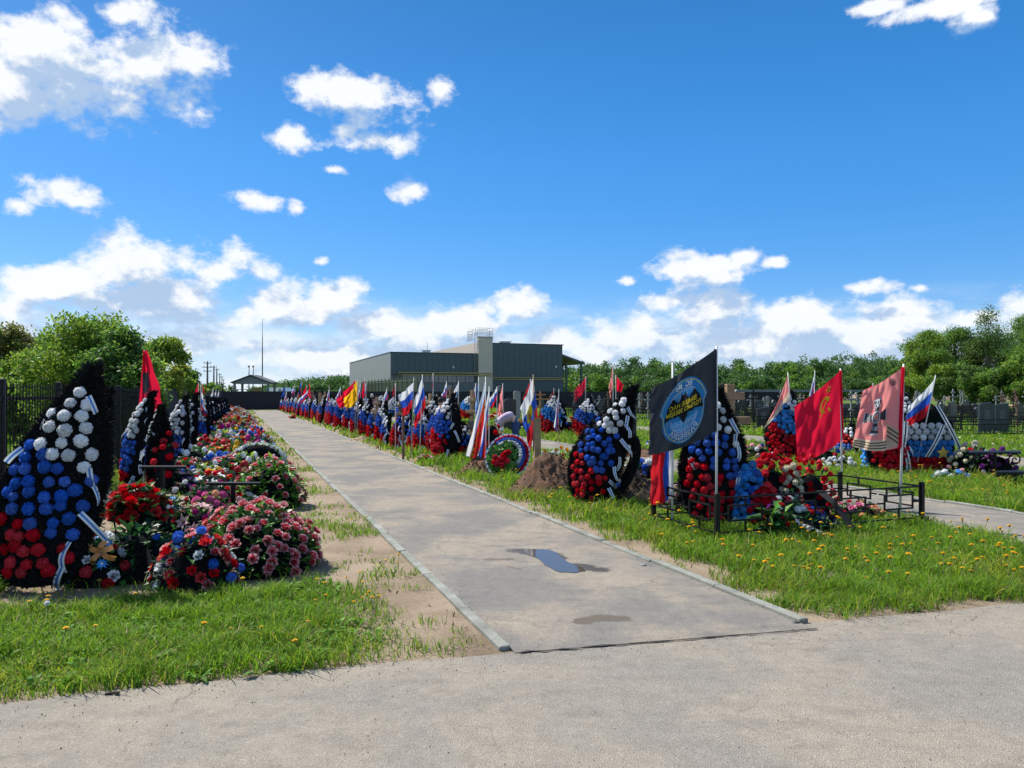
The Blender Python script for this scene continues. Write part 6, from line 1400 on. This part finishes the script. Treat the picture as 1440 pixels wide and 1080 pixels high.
# boy, standing, looking down to his right hand side
def stand(label, px, Y, hgt, rz, shirt, trousers, hm, style, sk, headrot, skirt=False):
    t = thing('person', label, 'person', (at(px, HY, Y).x, Y, 0), rz); s = hgt / 1.75; Z = lambda z: z * s
    J = [(0, 0, Z(.95), (.13 * s, .10 * s)), (0, 0, Z(1.12), (.125 * s, .09 * s)), (0, .01, Z(1.32), (.15 * s, .095 * s)), (0, .01, Z(1.44), (.09 * s, .06 * s)), (0, 0, Z(1.53), .048 * s), (0, -.015, Z(1.60), .045 * s)]; E = [(i, i + 1) for i in range(5)]
    for e in (-1, 1):
        w = limb(J, E, 2, [(e * .17 * s, .01, Z(1.40), .055 * s), (e * .215 * s, .03, Z(1.14), .040 * s), (e * .19 * s, -.14 * s, Z(.96), .030 * s), (e * .17 * s, -.20 * s, Z(.91), .024 * s)]); hand(J, E, w, (-.1 * e, -.6, -.7), (0, -.7, .6), s)
        limb(J, E, 0, [(e * .09 * s, 0, Z(.86), .085 * s), (e * .10 * s, -.01, Z(.48), .055 * s), (e * .10 * s, .02, Z(.09), .038 * s), (e * .11 * s, -.10 * s, Z(.035), .032 * s)])
    skin_mesh('body', J, E, sk, t)
    J = [(0, 0, Z(.90), (.155 * s, .12 * s)), (0, 0, Z(1.12), (.150 * s, .112 * s)), (0, .01, Z(1.32), (.175 * s, .118 * s)), (0, .01, Z(1.47), (.085 * s, .07 * s))]; E = [(0, 1), (1, 2), (2, 3)]
    for e in (-1, 1): limb(J, E, 2, [(e * .175 * s, .01, Z(1.40), .075 * s), (e * .208 * s, .022, Z(1.20), .066 * s)] + ([(e * .215 * s, .03, Z(1.13), .055 * s), (e * .195 * s, -.12 * s, Z(.98), .045 * s)] if style != 'short' else []))
    skin_mesh('shirt', J, E, shirt, t)
    J = [(0, 0, Z(.98), (.15 * s, .115 * s)), (0, 0, Z(.90), (.15 * s, .115 * s))]; E = [(0, 1)]
    for e in (-1, 1): limb(J, E, 1, [(e * .09 * s, 0, Z(.80), .10 * s), (e * .10 * s, -.01, Z(.48), .075 * s), (e * .10 * s, .015, Z(.10), .062 * s)])
    skin_mesh('trousers', J, E, trousers, t)
    for e in (-1, 1):
        J = [(e * .10 * s, .03, Z(.05), .048 * s), (e * .11 * s, -.06 * s, Z(.045), .046 * s), (e * .115 * s, -.14 * s, Z(.035), .036 * s)]; skin_mesh('shoe', J, [(0, 1), (1, 2)], mat('dark_shoe', (.03, .03, .035), .6), t)
    head(t, (0, -.03 * s, Z(1.655)), headrot, s, sk, hm, style); return t
cotton = lambda n, c: mat(n, c, .85, .1, 20, spec=.2)
stand('dark haired boy in a pale grey shirt standing behind the tricolour wreaths looking down', 621, 19, 1.47, R(-38), cotton('pale_grey_cotton', (.50, .50, .52)), cotton('dark_trousers', (.05, .05, .07)), hair_m, 'short', skin_l, (R(22), 0, R(-12)))
stand('person in a mauve jacket and light headscarf far behind the leaning tricolour wreath', 523, 37, 1.55, R(25), cotton('mauve_jacket', (.30, .15, .19)), cotton('dark_trousers', (.05, .05, .07)), cotton('pale_scarf', (.50, .44, .42)), 'scarf', skin, (R(10), 0, 0))
stand('person in a light blue jacket standing beside the mauve jacket far behind the wreaths', 514, 40, 1.55, R(15), cotton('light_blue_jacket', (.45, .55, .65)), cotton('dark_trousers', (.05, .05, .07)), hair_m, 'short', skin, (0, 0, 0))
# person bending over a grave, hips to the right
Yb = 20.5; t = thing('person', 'person in a pale pink shirt and blue jeans bending low over a grave', 'person', (at(724, HY, Yb).x, Yb, 0), R(-12))
J = [(0, 0, .88, (.13, .14)), (-.16, -.02, .99, (.12, .13)), (-.36, -.03, .90, (.14, .15)), (-.47, -.03, .80, (.09, .09)), (-.53, -.03, .72, .048), (-.57, -.03, .66, .045)]; E = [(i, i + 1) for i in range(5)]
for e in (-1, 1):
    w = limb(J, E, 2, [(-.42, e * .16, .80, .055), (-.41, e * .19 - .02, .54, .042), (-.52, e * .12, .34, .032), (-.54, e * .11, .29, .024)]); hand(J, E, w, (-.3, 0, -1), (-.9, 0, .3), 1.)
    limb(J, E, 0, [(.03, e * .09, .82, .09), (.02, e * .10, .46, .055), (.05, e * .10, .09, .038), (-.07, e * .11, .035, .032)])
skin_mesh('body', J, E, skin_l, t)
J = [(-.02, 0, .94, (.15, .15)), (-.18, -.02, .98, (.165, .17)), (-.36, -.03, .90, (.175, .185)), (-.48, -.03, .80, (.09, .10))]; E = [(0, 1), (1, 2), (2, 3)]
for e in (-1, 1): limb(J, E, 2, [(-.42, e * .17, .80, .08), (-.41, e * .18 - .02, .66, .07)])
skin_mesh('shirt', J, E, cotton('pale_pink_cotton', (.46, .36, .47)), t)
J = [(-.06, 0, .93, (.145, .15)), (.03, 0, .87, (.15, .155))]; E = [(0, 1)]
for e in (-1, 1): limb(J, E, 1, [(.03, e * .09, .78, .105), (.02, e * .10, .46, .078), (.05, e * .10, .10, .064)])
skin_mesh('jeans', J, E, cotton('blue_denim', (.035, .07, .16)), t)
for e in (-1, 1): skin_mesh('shoe', [(.07, e * .10, .05, .048), (-.03, e * .11, .045, .046), (-.11, e * .115, .035, .036)], [(0, 1), (1, 2)], mat('dark_shoe', (.03, .03, .035)), t)
head(t, (-.62, -.03, .60), (R(60), 0, R(-90)), 1., skin_l, hair_m, 'short')

# ================================================================== grass
def gmat(n, c, tr=.5, isl=.3): return mat(n, c, .6, trans=tr, island=isl, spec=.25)
GM = [gmat('grass_bright', (.215, .37, .02)), gmat('grass_mid', (.125, .26, .02)), gmat('grass_yellowish', (.30, .38, .03)), gmat('grass_dry', (.30, .24, .11), .3)]
def dens(x, y):
    u = -x * S_ + y * C_; v = x * C_ + y * S_; xx = np.clip(x, -9, 9); ed = 4.62 + .268 * x - .012 * np.minimum(xx, 0) ** 2; de = y - ed
    n1 = vnoise(x, y, .9, 3); n2 = vnoise(x, y, 3.1, 4); n = .6 * n1 + .4 * n2
    d = np.zeros_like(x)
    ss = lambda a, b, t: np.clip((t - a) / (b - a), 0, 1)
    left = v < 1.54
    dl = np.where(v < .62, 1., np.clip(1 - (v - .62) / .5, 0, 1)) * ss(.30, .55, n + .17)                     # foreground lawn on the left
    dl = np.maximum(dl, .4 * ss(.60, .72, n) * (v < 1.5))
    dl = np.where((u > 6.35) & (v > -1.75) & (v < .72), .03, dl)
    strip_ = (u > 6.35) & (v >= .72); dl = np.where(strip_, .50 * ss(.49, .68, n + .08 * ss(9, 20, u)), dl)
    dl = np.where(v < -1.75, .9, dl)
    d = np.where(left, dl, d)
    r1 = (v > 3.74) & (v < 7.8); dr = ss(.10, .42, n + .10) * ss(3.78, 4.35, v + .9 * (n2 - .5)); d = np.where(r1, np.maximum(dr, .25 * ss(.6, .75, n2)), d)
    d = np.where((v > 9.76) & (v < 15.3), 1., d); d = np.where(v > 18.3, .85, d)
    d *= (de > .0) * ss(.04, .50, de + 1.1 * (n - .47)) * (.25 + .75 * ss(.0, .5, n + .25 * ss(.3, 1.4, de)))
    d = np.maximum(d, .16 * (vnoise(x, y, 4.2, 12) > .70) * (de > .12) * ((v < 1.5) | ((v > 3.76) & (v < 7.7))))
    for px, py, r, Y in ((774, 690, .62, None), (676, 666, .5, None), (880, 0, .72, 11.2), (905, 0, .8, 19.5)):
        c = G(px, py) if Y is None else Vector((at(px, HY, Y).x, Y, 0)); d = np.where(np.hypot(x - c.x, y - c.y) < r, 0, d)
    return d
def blades(name, y0, y1, per, h, w, seed, seg=2, pxm=(-190, 1630)):
    rs = np.random.RandomState(seed); A = (pxm[1] - pxm[0]) / F * (y1 ** 2 - y0 ** 2) / 2; n = int(A * per)
    y = np.sqrt(y0 ** 2 + rs.rand(n) * (y1 ** 2 - y0 ** 2)); x = (pxm[0] + rs.rand(n) * (pxm[1] - pxm[0]) - CX) / F * y
    k = rs.rand(n) < dens(x, y); x, y = x[k], y[k]; n = len(x)
    cl = vnoise(x, y, 5.5, 9); hv = h * (.45 + .75 * rs.rand(n)) * (.4 + 1.2 * cl); v = x * C_ + y * S_
    hv = hv * np.where((v > 4.1) & (v < 15.5), 1.3, 1.) * np.where(v > 18.3, .8, 1.) * np.where((v > .72) & (v < 3.7), .6, 1.)
    a = rs.rand(n) * 6.283; b = rs.rand(n) * 6.283; lean = hv * (.2 + 1.05 * rs.rand(n) ** 1.3); ww = w * (.6 + .8 * rs.rand(n))
    P = np.stack([x, y, np.full(n, .002)], 1); sdv = np.stack([np.cos(a), np.sin(a), 0 * a], 1) * ww[:, None] * .5; ld = np.stack([np.cos(b), np.sin(b), 0 * b], 1)
    mid = P + ld * (lean * .35)[:, None]; mid[:, 2] += hv * .62; tip = P + ld * lean[:, None]; tip[:, 2] += hv * (.75 + .3 * rs.rand(n))
    q1 = np.stack([P - sdv, P + sdv, mid + sdv * .8, mid - sdv * .8], 1); q2 = np.stack([mid - sdv * .8, mid + sdv * .8, tip + sdv * .12, tip - sdv * .12], 1)
    mi = np.where(rs.rand(n) < .07, 3, np.clip((vnoise(x, y, 1.6, 2) * 1.5 + rs.rand(n) * 1.5).astype(int), 0, 2))
    V = np.empty((2 * n, 4, 3)); V[0::2] = q1; V[1::2] = q2; tag(quads(name, V, GM, np.repeat(mi, 2)), kind='stuff')
blades('grass', 3.3, 6.2, 6200, .095, .0065, 1)
blades('grass', 6.2, 9.5, 2600, .10, .009, 2)
blades('grass', 9.5, 16, 900, .12, .014, 3)
blades('grass', 16, 30, 210, .15, .030, 4)
blades('grass', 30, 78, 26, .19, .075, 5)
# broad dandelion leaves in the turf
rs = np.random.RandomState(8); Vs = []; q = random.Random(21)
def rosettes(n, y0, y1, px0, px1):
    y = np.sqrt(y0 ** 2 + rs.rand(n) * (y1 ** 2 - y0 ** 2)); x = (px0 + rs.rand(n) * (px1 - px0) - CX) / F * y; k = rs.rand(n) < dens(x, y) - .25; x, y = x[k], y[k]
    for i in range(len(x)):
        m = rs.randint(5, 9); a = rs.rand(m) * 6.283; L = (.06 + .07 * rs.rand(m)); el = .25 + .8 * rs.rand(m); w = L * (.11 + .07 * rs.rand(m))
        d = np.stack([np.cos(a) * np.cos(el), np.sin(a) * np.cos(el), np.sin(el)], 1); s = np.stack([-np.sin(a), np.cos(a), 0 * a], 1) * w[:, None]; P = np.array([[x[i], y[i], .005]])
        m1 = P + d * (L * .55)[:, None]; tp = P + d * L[:, None]; tp[:, 2] -= L * .28
        Vs.append(np.stack([P - s * .25 + 0 * d, P + s * .25 + 0 * d, m1 + s, m1 - s], 1)); Vs.append(np.stack([m1 - s, m1 + s, tp + s * .2, tp - s * .2], 1))
rosettes(900, 3.4, 7, -150, 720); rosettes(1100, 5, 9.5, 720, 1600); rosettes(900, 9, 17, 300, 1600)
V = np.concatenate(Vs); tag(quads('dandelion_foliage', V, [gmat('broad_leaf_green', (.12, .26, .022), .45)]), kind='stuff')
# white clover dots in the far lawn
y = 18 + rs.rand(900) * 40; x = (720 + rs.rand(900) * 900 - CX) / F * y; v = x * C_ + y * S_; k = v > 18.4; P = np.stack([x[k], y[k], .12 + .08 * rs.rand(k.sum())], 1)
tag(quads('clover_blossom', leaf_quads(P, .028, .022, rs, 1.), [FC['white']]), kind='stuff')
# dandelions
dand_y = mat('dandelion_yellow', (.80, .50, .008), .6, trans=.25, island=.1); stem_m = mat('dandelion_stem', (.16, .22, .06), .6, trans=.2)
DM = []
for s in range(3):
    q = random.Random(s); mb = MB(); hh = .17 + .04 * s; bx, by = q.uniform(-.03, .03), q.uniform(-.03, .03); mb.tube([(0, 0, 0), (bx * .3, by * .3, hh * .5), (bx, by, hh)], .0025, stem_m, 5)
    for L, (r, z, n) in enumerate(((.025, .001, 13), (.019, .005, 11), (.012, .009, 8))):
        for i in range(n):
            a = 6.283 * (i + .4 * L) / n + q.uniform(-.1, .1); c, s_ = math.cos(a), math.sin(a); w = .0055; rr = r * q.uniform(.88, 1.1); zz = hh + z
            mb.add([(bx, by, zz), (bx + c * rr * .6 - s_ * w, by + s_ * rr * .6 + c * w, zz + .004), (bx + c * rr, by + s_ * rr, zz + .003), (bx + c * rr * .6 + s_ * w, by + s_ * rr * .6 - c * w, zz + .004)], [(0, 1, 2, 3)], dand_y)
    mb.tube([(bx, by, hh - .012), (bx, by, hh + .001)], [.004, .009], stem_m, 6); DM.append(mb.mesh('dandelion'))
q = random.Random(77); nd = 0
def dandelions(n, px0, px1, py0, py1, lab, cond=lambda u, v: True, sc=1.):
    k = 0; tries = 0
    while k < n and tries < n * 60:
        tries += 1; px, py = q.uniform(px0, px1), q.uniform(py0, py1); p = G(px, py); u, v = to_uv(p.x, p.y)
        if not cond(u, v) or dens(np.array([p.x]), np.array([p.y]))[0] < .3: continue
        if 2.2 < u - 0 and .0 < (p - O).dot(Vector((C_, S_, 0))) < gw and 0 < (p - O).dot(Vector((-S_, C_, 0))) < gd: continue
        o = link('dandelion', DM[q.randrange(3)]); o.location = p; o.rotation_euler = (q.uniform(-.15, .15), q.uniform(-.15, .15), q.random() * 6.28); s = sc * q.uniform(.75, 1.2); o.scale = (s, s, s * q.uniform(.8, 1.25)); tag(o, lab, 'dandelion', lab.replace('yellow dandelion', 'dandelions')); k += 1
rt = lambda u, v: 3.9 < v < 7.7
dandelions(84, 960, 1440, 700, 835, 'yellow dandelion in the thick grass before the iron grave fence', rt)
dandelions(34, 1120, 1440, 760, 840, 'yellow dandelion in the thick grass before the iron grave fence', rt)
dandelions(26, 760, 980, 700, 790, 'yellow dandelion in the grass between the right kerb and the leaning wreath', rt)
dandelions(76, 1080, 1440, 662, 722, 'yellow dandelion in the grass beyond the second path', lambda u, v: 9.85 < v < 15)
dandelions(13, 0, 440, 835, 940, 'yellow dandelion in the lawn below the left bouquets', lambda u, v: v < 1.4, .75)
dandelions(20, 440, 680, 690, 880, 'yellow dandelion in the bare strip along the left kerb', lambda u, v: v < 1.5, .62)
dandelions(12, 560, 760, 650, 720, 'yellow dandelion on the narrow grass edge right of the path', rt)
# dandelion clock, stones, twig, gravel
t = thing('dandelion_clock', 'white dandelion seed head in the lawn below the left bouquets', 'dandelion clock', G(65, 885)); mb = MB(); mb.tube([(0, 0, 0), (.01, 0, .1), (0, .01, .16)], .003, stem_m, 5); mb.build('stem', t); mb = MB()
for i in range(160):
    d = Vector((q.gauss(0, 1), q.gauss(0, 1), q.gauss(0, 1))).normalized(); c = Vector((0, .01, .175)); s_ = d.orthogonal().normalized() * .006; mb.add([c + d * .003, c + d * .017 + s_ * .6, c + d * .017 - s_ * .6], [(0, 1, 2)], FC['white'])
mb.build('seed_head', t)
def stone(label, px, py, s, m, seed, name='stone'):
    q = random.Random(seed); mb = MB(); mb.grid(lambda a, b: (s * (1 + .3 * (vnoise([a % 1 * 5], [b * 4], 1., seed)[0] - .5)) * math.sin(b * 3.14159) * math.cos(a * 6.2832), s * .8 * math.sin(b * 3.14159) * math.sin(a * 6.2832), s * .55 * math.cos(b * 3.14159) + s * .3), 12, 8, m); o = mb.build(name); o.location = G(px, py); return tag(o, label, 'stone')
stone('pale stone lying by the right kerb of the path', 905, 797, .034, stone_l, 2); stone('dark stone at the kerb end beside the road', 1119, 878, .028, granite_g, 3); stone('small dark clod on the asphalt by the left kerb', 698, 880, .012, earth_d, 4)
o = MB(); p = G(157, 979); o.tube([(-.035, 0, .012), (0, .004, .014), (.035, .012, .018)], [.006, .007, .004], earth_d, 6); o.tube([(.02, 0, .012), (.04, -.004, .02)], [.006, .008], earth_d, 6); o = o.build('twig'); o.location = p; tag(o, 'short dark twig lying on the road at the grass edge', 'twig')
n = 1500; xs_ = rs.uniform(-5, 6, n); ys_ = 4.62 + .268 * xs_ - .012 * np.minimum(xs_, 0) ** 2 + rs.normal(0, .16, n) - .05; P = np.stack([xs_, ys_, np.full(n, .0105)], 1)
n2 = 600; xx = rs.uniform(-4, 5, n2); P = np.concatenate([P, np.stack([xx, rs.uniform(2.6, 5.4, n2) + .2 * xx, np.full(n2, .0105)], 1)])
u_ = rs.uniform(4.5, 16, 1600); v_ = np.where(rs.rand(1600) < .5, 1.58 + rs.normal(0, .10, 1600), 3.7 + rs.normal(0, .1, 1600)); P = np.concatenate([P, np.stack([v_ * C_ - u_ * S_, u_ * C_ + v_ * S_, np.full(1600, .014)], 1)])
tag(quads('gravel', leaf_quads(P, .0038, .0038, rs, .6), [mat('gravel_dark', (.10, .085, .07), .9), mat('gravel_pale', (.32, .28, .23), .9)], rs.randint(0, 2, len(P))), kind='stuff')
n = 900; xx = rs.uniform(-7, 9, n); yy = rs.uniform(4.4, 9, n) + .25 * xx; P = np.stack([xx, yy, np.full(n, .012)], 1); vv = xx * C_ + yy * S_; k = ((vv < 1.5) | ((vv > 3.8) & (vv < 7.7))) & (yy > 4.75 + .268 * xx)
tag(quads('dead_leaves', leaf_quads(P[k], .022, .006, rs, .9), [mat('straw', (.30, .23, .13), .8), mat('dead_leaf', (.12, .07, .04), .8)], rs.randint(0, 2, int(k.sum()))), kind='stuff')
